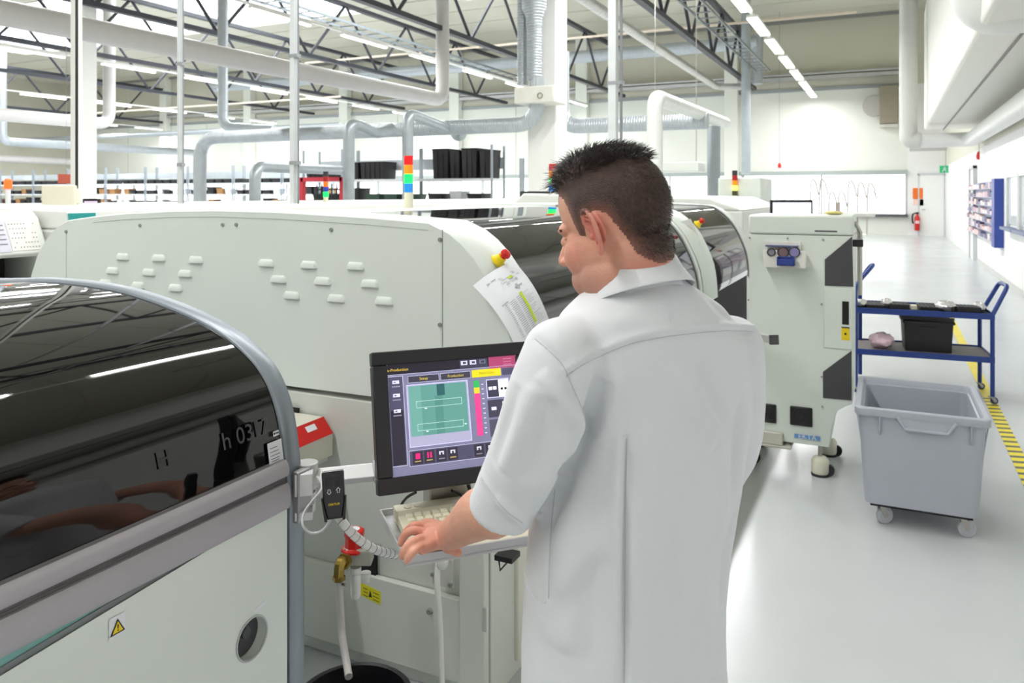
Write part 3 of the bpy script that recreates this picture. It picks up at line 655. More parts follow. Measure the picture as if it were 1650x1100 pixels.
# steel rail sticking out towards the aisle
EZ_ = Vector((0, 0, 1)); ra, rb_ = at(1190, 536, 4.75), at(1246, 547, 4.3)
_x, _y, _z = frame(rb_-ra); _y = (EZ_-_z*EZ_.dot(_z)).normalized(); _x = _y.cross(_z); _MR = Matrix((_x, _y, _z)).transposed()
MB().box((ra+rb_)/2, (.04, .04, (rb_-ra).length), M=_MR).build('conveyor_rail', mat('satin_aluminium', 'cfcecf', .35, metal=.35), cab, smooth=0)
MB().box(rb_+_z*.008, (.046, .052, .022), M=_MR).build('rail_end_cap', CHAR, cab, smooth=0)
# castors with levelling feet
def lvl_castor(x, y, par):
    z1 = zbt
    s = MB().cyl((x, y, .11), (x, y, z1+.02), .012, n=12).build('stem', STEEL, par)
    s2 = MB().lathe((x, y, 0), [(0, .012), (.045, .012), (.05, .03), (.05, .085), (.042, .1), (.03, .112), (0, .115)], n=20).build('castor', mat('castor_cream', 'e2e0cc', .45), par)
    MB().lathe((x, y, 0), [(0, 0), (.05, 0), (.052, .01), (.045, .014), (0, .014)], n=20).build('foot_pad', RUBBER, s2)
    MB().cyl((x+.045, y-.012, .035), (x+.045, y+.012, .035), .034, n=20).build('wheel', RUBBER, s2)
    MB().box((x, y, .085), (.05, .054, .01)).build('adjust_ring', mat('olive_ring', '7f8450', .5), s2)
for (x, y) in ((qc(1321, 760).x, 4.93), (qc(1321, 760).x+.02, 5.33), (xl-.02, 4.98), (xl-.02, 5.33)): lvl_castor(x, y, cab)
# ================================================================== operator console
EX = (RT*.933+FW*.358).normalized(); EY = Vector((-EX.y, EX.x, 0)); EZ = Vector((0, 0, 1)); RZ = math.atan2(EX.y, EX.x)
O = at(652, 912, 1.515)
tray = thing('swivel_console_arm', 'aluminium swivel arm carrying the keyboard tray and screen, hinged on the nearest machine', 'console arm', O, RZ)
TRM2 = mat('tray_aluminium', 'c3c3c4', .42, metal=.45, var=.03)
tb = MB().bb((0, 0, 0), (.50, .245, .004)).bb((0, 0, -.004), (.50, .004, .018)).bb((0, .241, -.002), (.50, .245, .018)).bb((0, .004, -.002), (.004, .241, .018)).bb((.496, .004, -.002), (.5, .241, .018))
tb.build('keyboard_tray', TRM2, tray, world=False, bevel=.0012)
MB().bb((.11, .225, .0), (.21, .285, .075)).bb((.13, .26, .06), (.19, .33, .12)).build('screen_bracket', STEEL, tray, world=False, bevel=.004)
MB().bb((.0, .30, .055), (.2, .335, .10)).build('arm_head', ALU, tray, world=False, bevel=.003)
# arm bar : hinge knuckle -> behind the screen
a = Vector((HGX, HGY, .995)); b = O+EX*.12+EY*.315+EZ*.075
MB().tube([a, b], .03, n=4, up=(0, 0, 1), flat=.75).build('arm_bar', mat('arm_light_alu', 'dcdcdc', .4, metal=.2), tray, smooth=0, bevel=.002)
# ------------------------------------------------------------------ monitor
MO = at(610, 800, 1.65)+Vector((0, 0, .0))        # lower left corner of the bezel
mon = thing('monitor', 'black flat touch screen on the console arm showing a teal and pink machine interface', 'monitor', MO, RZ)
tl = math.radians(15.5); UP = Vector((0, math.sin(tl), math.cos(tl))); NR = Vector((0, -math.cos(tl), math.sin(tl)))
W_, H_ = .372, .300
def ml(x, y, z): return Vector((x, 0, 0))+UP*y+NR*z         # local : across, up the screen, out of the screen
def mbox(mb, x0, y0, z0, x1, y1, z1):
    M = Matrix((Vector((1, 0, 0)), UP, NR)).transposed(); return mb.box(ml((x0+x1)/2, (y0+y1)/2, (z0+z1)/2), (x1-x0, y1-y0, z1-z0), M=M)
BZ = mat('monitor_bezel', '1b1a1e', .45, var=.05)
bz = .034
m = MB(); mbox(m, 0, 0, -.03, W_, bz, 0); mbox(m, 0, H_-.03, -.03, W_, H_, 0); mbox(m, 0, bz, -.03, bz, H_-.03, 0); mbox(m, W_-bz, bz, -.03, W_, H_-.03, 0)
m.build('bezel', BZ, mon, world=False, bevel=.003)
m = MB(); mbox(m, .006, .006, -.045, W_-.006, H_-.006, -.006); mbox(m, .08, .06, -.075, W_-.08, H_-.06, -.045); m.build('back_shell', BLACK, mon, world=False, bevel=.006)
m = MB(); m.bb((.12, .035, -.01), (.19, .09, .09)); m.build('mount', STEEL, mon, world=False, bevel=.003)
def EMI(h, s=.8):
    return mat('screen_'+h, h, .25, emit=h, es=s*EXG*.75, var=0, spec=.3)
SX0, SX1, SY0_, SY1_ = bz-.001, W_-bz+.001, bz-.001, H_-.03+.001
scr_layers = {}
def sp(u, v, l): return ml(SX0+(SX1-SX0)*u, SY1_-(SY1_-SY0_)*v, -.005+.0003*l)
def R(u0, v0, u1, v1, c, l): scr_layers.setdefault(c, MB()).quad(sp(u0, v0, l), sp(u0, v1, l), sp(u1, v1, l), sp(u1, v0, l))
def FR(u0, v0, u1, v1, c, l, t=.006):
    for q in ((u0, v0, u1, v0+t), (u0, v1-t, u1, v1), (u0, v0+t, u0+t*.8, v1-t), (u1-t*.8, v0+t, u1, v1-t)): R(*q, c, l)
def TX(s, u, v, h, c, l):
    scr_layers.setdefault(c, MB()).text(s, h, sp(u, v, l), (1, 0, 0), UP, depth=.0001)
LV_ = '8f8db4'; DK = '3c3a48'; DK2 = '24202c'; LN = 'bcbcd6'; WT = 'dcdcf0'
R(0, 0, 1, 1, '7a7a98', 0); R(0, 0, 1, .095, DK2, 1); R(.55, .01, .77, .09, '3c3c50', 2); R(.78, 0, 1, .115, 'a8446c', 2)
TX('e-Production', .08, .055, .009, 'e0c040', 3)
for u in (.585, .655, .73): R(u-.025, .02, u+.025, .06, WT if u < .7 else '6c6c80', 3); R(u-.01, .03, u+.015, .05, '3c3c50', 4)
for k in range(3): TX('---------', .93, .028+.027*k, .007, 'e6b4cc', 3)
FR(0, .0, 1, .1, LN, 4, .004)
for (u0, u1, s_) in ((.15, .385, 'Setup'), (.395, .63, 'Production')): R(u0, .12, u1, .185, DK, 2); FR(u0, .12, u1, .185, LN, 3, .004); TX(s_, (u0+u1)/2, .152, .0085, 'd8c050', 4)
R(.64, .115, .87, .185, 'e2d322', 2); TX('Paste Data', .755, .15, .0085, '8c8420', 3)
R(.88, .12, 1, .185, '4a4860', 2)
R(0, .11, .115, .91, '4c4a64', 1); FR(0, .11, .115, .91, LN, 2)
R(.012, .42, .103, .9, '2c2836', 2)
for v in (.17, .29, .43): R(.035, v-.02, .085, v+.01, WT, 3); R(.045, v-.01, .06, v, '4c4a64', 4); R(.03, v+.03, .09, v+.04, '8c8aa0', 3)
R(.135, .2, .6, .76, 'a6a6c2', 2); FR(.135, .2, .6, .76, 'd0d0f4', 5)
R(.15, .215, .585, .665, '5d948c', 3); R(.36, .215, .42, .32, '2c5c60', 4); R(.34, .32, .40, .665, '528880', 4); R(.15, .215, .24, .665, '6aa098', 4)
for v in (.355, .56): FR(.2, v, .545, v+.062, 'b8e0d8', 5, .004)
for (u, v) in ((.27, .425), (.56, .6), (.27, .63)): R(u-.008, v-.004, u+.008, v+.006, 'e6fff4', 5)
R(.645, .215, .69, .28, '35b060', 3); R(.645, .28, .69, .335, 'd6c838', 3); R(.645, .335, .69, .725, 'e0448c', 3)
for k in range(11): R(.705, .25+.045*k, .722, .258+.045*k, WT, 3)
FR(.745, .215, .925, .39, 'd8d8f4', 3); R(.755, .225, .84, .38, '3a3a4c', 3); R(.84, .225, .918, .385, 'f4f4fa', 3)
for u in (.775, .81): R(u-.014, .285, u+.014, .315, 'f4f4fa', 4)
for u in (.865, .895): R(u-.009, .3, u+.009, .322, '20202c', 5)
R(.935, .225, .995, .39, '4a4860', 3); R(.95, .25, .985, .29, WT, 4)
R(.745, .41, .995, .57, '403e50', 3); R(.745, .59, .995, .745, '504e62', 3); R(.77, .475, .81, .505, WT, 4); R(.86, .43, .9, .5, WT, 4); TX('- Tools', .9, .52, .011, WT, 4)
FR(.125, .785, 1, .925, LN, 3, .005); R(.13, .79, .995, .92, '4c4a64', 2)
for i, u in enumerate((.15, .235, .325, .41, .61, .7)):
    R(u, .8, u+.075, .91, '35303e', 4)
    if i == 0: R(u+.022, .815, u+.055, .865, 'e6287c', 5)
    elif i == 1: R(u+.022, .815, u+.034, .865, 'e6287c', 5); R(u+.044, .815, u+.056, .865, 'e6287c', 5)
    else: R(u+.02, .82, u+.055, .85, WT, 5); R(u+.03, .83, u+.045, .86, '35303e', 6)
    R(u+.015, .88, u+.06, .89, 'b09a60' if i in (0, 1, 3) else '7c7a90', 5)
first = True
par = None
m = scr_layers.pop('7a7a98'); par = m.build('screen', EMI('7a7a98', .9), mon, world=False, smooth=0)
cm2 = MB(); mm = []
for i, (c, b_) in enumerate(scr_layers.items()):
    off_ = len(cm2.v); cm2.v += b_.v; cm2.f += [[q+off_ for q in f] for f in b_.f]; cm2.m += [i]*len(b_.f); mm.append(EMI(c, .95))
cm2.build('screen_graphics', mm, par, world=False, smooth=0)
# ------------------------------------------------------------------ keyboard
KO = O+EX*.024+EY*.012+EZ*.006
kb = thing('keyboard', 'cream compact keyboard lying on the aluminium tray under the left hand', 'keyboard', KO, RZ)
KBM = mat('keyboard_cream', 'ded9c2', .55, var=.02); KEYM = mat('key_cream', 'eeead2', .5, var=.01)
kw, kd = .405, .20
MB().prism([(0, 0, 0), (0, kd, 0), (0, kd, .030), (0, .165, .029), (0, .155, .022), (0, .012, .010), (0, 0, .008)], (kw, 0, 0)).build('keyboard_case', KBM, kb, world=False, smooth=0, bevel=.002)
def keymesh(w, d=.0155):
    m = MB(); m.loft([[Vector((x*w/2*s, y*d/2*s, z)) for x, y in ((-1, -1), (1, -1), (1, 1), (-1, 1))] for z, s in ((0, 1), (.005, .9), (.0075, .82), (.0078, .7))])
    o = m.build('key', KEYM, None, world=False, smooth=0); return o
k0 = keymesh(.0165); kme = k0.data; bpy.data.objects.remove(k0)
kw2 = keymesh(.026); kme2 = kw2.data; bpy.data.objects.remove(kw2)
ks = keymesh(.105); kme3 = ks.data; bpy.data.objects.remove(ks)
sl = math.atan2(.012, .143)
rows = [(.142, 16, .0), (.122, 15, .0), (.103, 15, .006), (.084, 14, .012), (.065, 13, .018), (.046, 0, 0)]
def key(me, x, y):
    o = bpy.data.objects.new('key', me); C.objects.link(o); o.parent = kb; o.location = (x, y, .010+(y-.012)*.084); o.rotation_euler = (sl, 0, 0)
for y, n, off_ in rows:
    if n:
        for i in range(n):
            x = .022+off_+i*.0192+(.0192*.55 if i == n-1 and n < 16 else 0)+(.004*(i//5) if n == 16 else 0)
            if x < kw-.03 or n == 16: key(kme2 if (i == n-1 and n < 16) or (i == 0 and n in (14, 13)) else kme, x, y)
    else:
        for x, me in ((.026, kme2), (.056, kme2), (.085, kme), (.155, kme3), (.225, kme), (.25, kme2), (.285, kme), (.305, kme), (.324, kme), (.343, kme)): key(me, x, y)
for x in (.358, .377):
    for y in (.142, .122, .103, .084, .065): key(kme, x, y)
for x in (.028, .05):
    MB().cyl((x, .18, .029), (x, .18, .0315), .0085, n=20).build('round_button', mat('button_cream', 'd6d2bc', .5), kb, world=False)
# cables at the back of the tray
def cable(name, pts, r, M_, label, cat='cable', n=8):
    o = MB().tube(spline(pts, 8), r, n=n).build(name, M_, None, smooth=80); tag(o, label, cat); return o
cable('screen_cable', [at(670, 793, 1.72), at(655, 802, 1.74), at(645, 818, 1.76), at(640, 850, 1.8), at(650, 905, 1.82)], .0032, BLACK, 'thin black cable curving down from the left underside of the screen')
cable('keyboard_cable', [at(728, 790, 1.74), at(742, 796, 1.76), at(748, 806, 1.74), at(746, 815, 1.72)], .003, BLACK, 'thin black cable behind the keyboard, right of the screen bracket')
cable('power_cable', [at(754, 780, 1.76), at(759, 796, 1.76), at(757, 806, 1.74), at(750, 818, 1.73)], .0042, BLACK, 'thicker black cable dropping from the screen beside the sleeve cuff')
# ------------------------------------------------------------------ hand-held release controller
RC = at(538, 798, 1.58); rx = (RT*.97+FW*.2+Vector((0, 0, .06))).normalized(); rn = (-FW*.93+RT*.2+Vector((0, 0, .3))); rn = (rn-rx*rn.dot(rx)).normalized(); ru = rn.cross(rx)
rc = thing('remote_control', 'black hand-held remote with two arrow keys and yellow lettering, clipped by the hinge', 'remote control', RC)
def rp(x, y, z): return RC+rx*x+ru*y+rn*z
def rsec(y, w, t): return [rp(-w, y, -t), rp(w, y, -t), rp(w, y, t*.6), rp(w*.86, y, t), rp(-w*.86, y, t), rp(-w, y, t*.6)]
MB().loft([rsec(.046, .0215, .009), rsec(.043, .022, .012), rsec(.0, .0215, .012), rsec(-.01, .022, .012), rsec(-.035, .0165, .011), rsec(-.041, .015, .009)]).build('case', mat('remote_black', '222125', .4), rc, smooth=30, bevel=.001)
m = MB()
for s_ in (-1, 1): m.loft([[rp(s_*q[0], q[1], q[2]) for q in row] for row in (((.0225, -.002, -.013), (.025, -.002, -.013), (.025, -.002, .012), (.0225, -.002, .012)), ((.0165, -.047, -.013), (.020, -.047, -.013), (.020, -.047, .013), (.0145, -.047, .013)))])
m.prism([rp(-.024, -.002, -.014), rp(.024, -.002, -.014), rp(.018, -.045, -.014), rp(-.018, -.045, -.014)], rn*.002)
m.build('holder', BLACK, rc, smooth=0)
for s_ in (-1, 1):
    MB().prism([rp(s_*.0085-.006, .018, .0121), rp(s_*.0085+.006, .018, .0121), rp(s_*.0085+.006, .036, .0121), rp(s_*.0085-.006, .036, .0121)], rn*.0015).build('button', mat('button_deep', '121116', .3), rc, smooth=0, bevel=.001)
m = MB()
def arrow(cx, cy, s_):
    P_ = [(0, 1), (.9, .1), (.45, .1), (.45, -.8), (-.45, -.8), (-.45, .1), (-.9, .1)]
    pts = [rp(cx+p*.0048, cy+s_*q*.0052, .0127) for p, q in P_]; m.tube(pts+[pts[0]], .0005, n=4)
arrow(-.0085, .0085, -1); arrow(.0095, .0095, 1)
m.build('arrow_symbols', PAPER, rc, smooth=0)
MB().text('DEKTUR', .0058, rp(0, -.016, .0127), rx, ru, depth=.0002).build('lettering', YEL, rc, smooth=0)
MB().prism([rp(-.0215, .047, -.008), rp(.0215, .047, -.008), rp(.019, .047, .0115), rp(-.019, .047, .0115)], ru*.0015).build('end_cap', mat('anodised_grey'), rc, smooth=0)
cable('remote_cable', [at(511, 768, 1.74), at(518, 778, 1.70), at(517, 790, 1.66), at(504, 806, 1.64), at(490, 826, 1.62), at(488, 846, 1.6), at(500, 858, 1.6), at(517, 856, 1.6), at(530, 842, 1.6), at(535, 828, 1.59)], .0028, mat('cable_grey', 'b5b6b8', .45), 'thin grey cable looping below the hinge to the black remote')
sp_pts = spline([at(541, 826, 1.60), at(556, 846, 1.59), at(575, 866, 1.6), at(600, 883, 1.62), at(625, 891, 1.66), at(655, 893, 1.72)], 8)
wr = MB().tube(sp_pts, .0092, n=12).build('spiral_cable_wrap', mat('cable_wrap_white', 'dcdcda', .45), None, smooth=80)
tag(wr, 'white spiral-wrapped cable bundle curving from the remote to under the tray', 'cable')
L_ = 0; nxt = .004
for i in range(len(sp_pts)-1):
    a, b = sp_pts[i], sp_pts[i+1]; l = (b-a).length
    while L_+l > nxt:
        t = (nxt-L_)/l; c = a.lerp(b, t); x, y, z = frame(b-a)
        MB().tube([c+(x*math.cos(q)+y*math.sin(q))*.0092+z*.0012*q/PI for q in [2*PI*k/14 for k in range(15)]], .0007, n=4).build('wrap_gap', mat('wrap_gap_dark', '4a4a50', .6), wr)
        nxt += .0165
    L_ += l
# ------------------------------------------------------------------ conveyor head with red stripe
sb = thing('conveyor_end_box', 'white box with red sloping stripe between the first machine and the louvred one', 'machine box', (-1.9, 2.0, .7))
X1 = -1.79; ya, yb = 1.47, 2.235
MB().prism([(X1, ya, .72), (X1, ya, .796), (X1-.045, ya, .852), (X1-.25, ya, .852), (X1-.25, ya, .72)], (0, yb-ya, 0)).build('case', mat('box_beige', 'd3d1c2', .5), sb, smooth=0, bevel=.002)
MB().prism([(X1-.25, ya+.005, .70), (X1-.02, ya+.005, .70), (X1-.02, ya+.005, .722), (X1-.25, ya+.005, .722)], (0, yb-ya-.01, 0)).bb((X1-.2, ya+.1, 0), (X1-.12, ya+.18, .705)).build('support', mat('lower_enamel'), sb, smooth=0)
nn_ = Vector((.056, 0, .045)).normalized()
m = MB().prism([Vector((X1-.0005, ya, .797))+nn_*.001, Vector((X1-.0005, yb, .797))+nn_*.001, Vector((X1-.044, yb, .851))+nn_*.001, Vector((X1-.044, ya, .851))+nn_*.001], nn_*.001)
m.build('red_stripe', RED, sb, smooth=0)
c = Vector((X1-.03, 2.15, .833)); m = MB().quad(*[c+nn_*.0035+Vector((0, q, 0))+Vector((-.045, 0, .056)).normalized()*r for q, r in ((-.025, -.011), (.025, -.011), (.025, .011), (-.025, .011))]); m.build('label', PAPER, sb, smooth=0)
MB().text('8', .045, (X1+.001, 2.062, .735), (0, 1, 0), (0, 0, 1)).build('lettering', mat('letter_blue', '2c4a9c', .5), sb, smooth=0)
# ------------------------------------------------------------------ compressed-air unit
pd = 2.42
pn = thing('air_filter_unit', 'compressed-air filter unit with red valve, brass elbow and white bowl under the cable', 'air filter', at(580, 905, pd))
def box_px(mb, x0, y0, x1, y1, d, t):
    a, b = at(x0, y0, d), at(x1, y1, d); c = (a+b)/2; w = (Vector((b.x, b.y, 0))-Vector((a.x, a.y, 0))).length
    mb.box(c+FW*t/2, (w, t, abs(a.z-b.z)), rz=TH); return mb
box_px(MB(), 556, 886, 598, 913, pd, .055).build('body', mat('cast_grey', 'b4b1a4', .5, var=.06), pn, bevel=.006)
box_px(MB(), 552, 884, 612, 893, pd+.01, .04).build('bracket', STEEL, pn, bevel=.002)
c = at(571, 886, pd+.03)
MB().lathe(c, [(0, 0), (.042, 0), (.042, .008), (.03, .012), (.029, .045), (.032, .047), (.032, .062), (.026, .066), (0, .066)], n=8).build('valve_knob', RED, pn, smooth=20, bevel=.003)
MB().cyl(c+Vector((0, 0, .066)), c+Vector((0, 0, .068)), .017, n=16).build('knob_label', PAPER, pn)
BR = mat('brass', '9c8440', .35, metal=.8, var=.08)
e0, e1, e2 = at(560, 903, pd), at(547, 906, pd-.04), at(546, 930, pd-.04)
MB().tube(fillet([e0, e1, e2], .02), .017, n=6).lathe(e2+Vector((0, 0, -.012)), [(0, 0), (.012, 0), (.02, .004), (.02, .016), (0, .017)], n=6).lathe(e1+(e0-e1)*.4, [(0, 0), (.024, 0), (.024, .014), (0, .015)], n=6, ax=(e0-e1)).build('brass_elbow', BR, pn, smooth=20)
MB().lathe(e2+Vector((0, 0, -.022)), [(0, 0), (.011, 0), (.011, .012), (0, .012)], n=12).cyl(e2+Vector((.012, 0, -.018)), e2+Vector((.026, 0, -.018)), .004).build('hose_clip', STEEL, pn)
c = at(573, 913, pd+.02)
m = MB().lathe(c, [(0, 0), (.017, 0), (.017, -.018), (.0155, -.02), (.0155, -.05), (.0165, -.053), (.015, -.058), (.0165, -.063), (.015, -.068), (.0165, -.073), (.015, -.078), (.0165, -.083), (.013, -.096), (0, -.1)], n=20)
m.build('filter_bowl', mat('bowl_white', 'e6e6e2', .35), pn)
c = at(589, 922, pd+.06); MB().lathe(c, [(0, 0), (.017, 0), (.017, -.014), (.013, -.016), (.013, -.03), (0, -.031)], n=20).build('side_cap', mat('bowl_white'), pn)
cable('drain_hose', [at(546, 936, pd-.04), at(548, 970, pd-.04), at(551, 1020, pd-.05), at(558, 1065, pd-.1), at(562, 1090, pd-.15)], .0115, mat('hose_clear', 'cfc9c6', .3, var=.03), 'pale see-through hose dropping from the brass elbow into the black bucket', 'hose', n=12)
# yellow label on the lower plate
q = onY(596, 957, 2.21); m = MB().mt(0).prism([(q.x-.042, 2.2145, q.z-.015), (q.x+.042, 2.2145, q.z-.030), (q.x+.042, 2.2145, q.z+.015), (q.x-.042, 2.2145, q.z+.03)], (0, -.0006, 0))
m.mt(1)
for r in range(3): m.prism([(q.x-.03, 2.2138, q.z-.005+.012*r-.006), (q.x-.012, 2.2138, q.z-.008+.012*r-.006), (q.x-.012, 2.2138, q.z-.006+.012*r-.006), (q.x-.03, 2.2138, q.z-.003+.012*r-.006)], (0, -.0004, 0)); m.prism([(q.x+.01, 2.2138, q.z-.012+.012*r-.006), (q.x+.035, 2.2138, q.z-.016+.012*r-.006), (q.x+.035, 2.2138, q.z-.014+.012*r-.006), (q.x+.01, 2.2138, q.z-.010+.012*r-.006)], (0, -.0004, 0))
m.prism([(q.x-.008, 2.2138, q.z-.012), (q.x+.006, 2.2138, q.z-.012), (q.x-.001, 2.2138, q.z+.012)], (0, -.0005, 0))
tag(m.build('caution_label', [mat('label_yellow', 'e2d81e', .5), BLACK], smooth=0), 'yellow caution label stuck low on the louvred machine beside the white bowl', 'label')
# bucket
bc = Vector((onZ(563, 1150, .27).x, onZ(563, 1150, .27).y, 0)); bc = Vector((-1.345, 1.77, -.0))
bk = MB().lathe(bc, [(0, .004), (.115, .004), (.12, 0), (.122, .004), (.152, .24), (.162, .242), (.163, .25), (.154, .254), (.148, .25), (.12, .012), (0, .012)], n=40).build('bucket', mat('bucket_black', '16141a', .5), None, smooth=40)
tag(bk, 'round black plastic bucket on the floor under the clear hose', 'bucket')
# white drain pipe in front of the louvred machine
pp = thing('drain_pipe', 'white angled pipe with round cap below the keyboard tray, casting a long shadow', 'pipe', at(708, 1000, 2.15))
a = onY(722, 905, 2.2); b1 = at(706, 912, 2.3); b2 = at(704, 935, 2.28)
MB().tube(fillet([b1+Vector((0, 0, .008)), b2, at(709, 1000, 2.26), at(714, 1180, 2.22)], .05), .0088, n=12).build('pipe', mat('pipe_white', 'dcdcd6', .4), pp)
MB().lathe(at(712, 908, 2.28), [(0, -.012), (.014, -.01), (.018, 0), (.018, .09), (0, .09)], ax=FW, n=16).build('cap', mat('pipe_white'), pp, bevel=.002)
m = MB(); q = onY(716, 925, 2.19); m.bb((q.x-.05, 2.196, q.z-.045), (q.x+.028, 2.205, q.z+.05)); m.build('back_plate', mat('plate_pale', 'c9c9c2', .5), pp, bevel=.003)
for dx, dz in ((-.045, -.01), (.02, -.03)): MB().cyl((q.x+dx, 2.186, q.z+dz), (q.x+dx, 2.196, q.z+dz), .007, n=8).build('screw', mat('screw_zinc'), pp)
# ================================================================== the man
import numpy as np
SKIN = mat('skin', 'e0a78f', .48, spec=.4, var=.06, vs=22, bump=.12, bs=260, sub=.12)
def remesh(mb, voxel, smooth=4, fac=.5):
    me = bpy.data.meshes.new('tmp'); me.from_pydata(mb.v, [], mb.f)
    bm = bmesh.new(); bm.from_mesh(me); bmesh.ops.recalc_face_normals(bm, faces=bm.faces); bm.to_mesh(me); bm.free()
    o = bpy.data.objects.new('tmp', me); C.objects.link(o)
    r = o.modifiers.new('r', 'REMESH'); r.mode = 'VOXEL'; r.voxel_size = voxel; r.use_smooth_shade = True
    if smooth:
        s = o.modifiers.new('s', 'SMOOTH'); s.iterations = smooth; s.factor = fac
    bpy.context.view_layer.update()
    dg = bpy.context.evaluated_depsgraph_get(); out = bpy.data.meshes.new_from_object(o.evaluated_get(dg), depsgraph=dg)
    bpy.data.objects.remove(o); bpy.data.meshes.remove(me)
    return out
def co_get(me): a = np.empty(len(me.vertices)*3, dtype=np.float32); me.vertices.foreach_get('co', a); return a.reshape(-1, 3).astype(float)
def no_get(me): a = np.empty(len(me.vertices)*3, dtype=np.float32); me.vertices.foreach_get('normal', a); return a.reshape(-1, 3).astype(float)
def co_set(me, a): me.vertices.foreach_set('co', a.astype(np.float32).ravel()); me.update()
def mesh_obj(name, me, m, parent):
    me.name = name; me.materials.clear(); me.materials.append(m)
    for p in me.polygons: p.use_smooth = True
    o = bpy.data.objects.new(name, me); C.objects.link(o)
    me.transform(world_mat(parent).inverted()); o.parent = parent; return o
BETA = math.radians(35)
TF = -RT*math.sin(BETA)+FW*math.cos(BETA)       # the way the chest faces
TL_ = -RT*math.cos(BETA)-FW*math.sin(BETA)      # towards his left
D0 = 1.36
man_c = at(1015, 700, D0)
man = thing('person', 'man with short dark hair in a white short-sleeved coat, seen from behind, typing', 'person', (man_c.x, man_c.y, 0))
# torso rings : image row, left, right edge -> centre and width
TR = [(1330, 826, 1190, .150), (1200, 836, 1184, .140), (1085, 843, 1175, .132), (985, 846, 1175, .130), (900, 850, 1186, .130), (830, 856, 1198, .130), (767, 872, 1206, .128), (690, 885, 1215, .126), (620, 880, 1218, .124), (565, 878, 1212, .118), (525, 890, 1194, .106), (497, 905, 1168, .092), (472, 938, 1132, .080), (450, 962, 1102, .068), (432, 974, 1089, .064), (412, 976, 1087, .064)]
def ring(y, xl, xr, B, n=40, ex=2.3, shrink=0, dz=0, D=None):
    D = 1.325+.05*min(1, max(0, (y-480)/170)) if D is None else D
    c = at((xl+xr)/2, y, D); hw = (xr-xl)/2/FPX*D
    A = math.sqrt(max(hw*hw-(B*math.sin(BETA))**2, (hw*.6)**2))/math.cos(BETA)-shrink; B = B-shrink
    out = []
    for k in range(n):
        a = 2*PI*k/n; ca, sa = math.cos(a), math.sin(a)
        out.append(c+TL_*(A*math.copysign(abs(ca)**(2/ex), ca))+TF*(B*math.copysign(abs(sa)**(2/ex), sa))+Vector((0, 0, dz)))
    return out
# ---- arm joints
LA = [(at(900, 572, 1.205), .057), (at(879, 640, 1.20), .061), (at(848, 735, 1.225), .060), (at(815, 805, 1.265), .055), (at(807, 824, 1.275), .054)]
LSH, LEL = at(897, 560, 1.22), at(810, 812, 1.285)
LWR = at(722, 862, 1.545)
RSH, REL = at(1175, 560, 1.43), at(1166, 735, 1.54)
RHD = O+EX*.33+EY*.09+EZ*.05; RWR = RHD+(REL-RHD).normalized()*.085
RA = [(at(1176, 560, 1.425), .060), (at(1180, 640, 1.45), .060), (at(1176, 705, 1.49), .058), (at(1163, 745, 1.55), .055), (at(1150, 772, 1.60), .054)]
# ---- hands : capsules from tapered tubes, united by the remesh
def limb(mb, pts, rs, n=18, sub=5):
    P_ = spline(pts, sub); R_ = []
    for i in range(len(P_)):
        t = i/sub; k = min(int(t), len(rs)-2); f = t-k; f = f*f*(3-2*f); R_.append(rs[k]+(rs[k+1]-rs[k])*f)
    mb.tube(P_, R_, n=n); mb.ell(P_[0], (R_[0],)*3, n=14); mb.ell(P_[-1], (R_[-1],)*3, n=14)
b = MB()
def K(px, py, z): return onZ(px, py, z)
# left hand, palm down on the keys, fingers to the left of the picture
limb(b, [LA[0][0]-EZ*.01, LA[1][0].lerp(LA[2][0], .35), LEL, LEL.lerp(LWR, .35)+Vector((0, 0, .006)), LEL.lerp(LWR, .75), LWR], [.038, .042, .042, .044, .033, .0275])
kn = [K(684, 847, .982), K(680, 856, .988), K(678, 868, .988), K(680, 879, .98)]      # knuckles index..little
wrist_t = LWR
for i, k in enumerate(kn):
    limb(b, [wrist_t.lerp(K(722, 868, .972), i/3)+Vector((0, 0, -.004)), wrist_t.lerp(k, .55)+Vector((0, 0, -.002)), k+Vector((0, 0, -.006))], [.017, .0155, .0115], n=14)
FG = [[kn[0], K(668, 846, .988), K(658, 852, .978), K(652, 860, .966)],
      [kn[1], K(662, 855, .992), K(651, 864, .980), K(646, 875, .966)],
      [kn[2], K(662, 874, .990), K(652, 886, .978), K(648, 896, .962)],
      [kn[3], K(667, 888, .980), K(660, 897, .970), K(655, 904, .960)]]
RD = [.0084, .0088, .0086, .0076]
for f, r in zip(FG, RD): limb(b, f, [r*1.12, r, r*.94, r*.82], n=12, sub=4)
limb(b, [K(722, 882, .955), K(732, 886, .952), K(738, 890, .95)], [.012, .0105, .009], n=12)          # heel of the hand / thumb root
limb(b, [K(716, 852, .975), K(700, 845, .972), K(688, 842, .966), K(678, 845, .96)], [.013, .011, .0095, .008], n=12)   # thumb, far side
# right arm and hand
limb(b, [RA[0][0]-EZ*.01, RA[1][0], REL, REL.lerp(RWR, .4), RWR], [.038, .042, .042, .040, .0275])
dr = (RHD-RWR); dr.z *= .4; dr.normalize(); sr = dr.cross(Vector((0, 0, 1)))
for i in range(4):
    k = RHD+sr*(.03-.02*i)+dr*.012*(1-abs(i-1.4)/2)
    limb(b, [RWR.lerp(RWR+sr*(.015-.01*i), 1), RWR.lerp(k, .6), k], [.017, .0155, .0115], n=14)
    limb(b, [k, k+dr*.035+Vector((0, 0, .004)), k+dr*.055-Vector((0, 0, .008)), k+dr*.064-Vector((0, 0, .022))], [.0104, .0094, .0088, .0078], n=12, sub=4)
limb(b, [RWR-sr*.01+dr*.02, RHD-sr*.045-dr*.02, RHD-sr*.05+dr*.015-Vector((0, 0, .01))], [.015, .012, .0095], n=12)
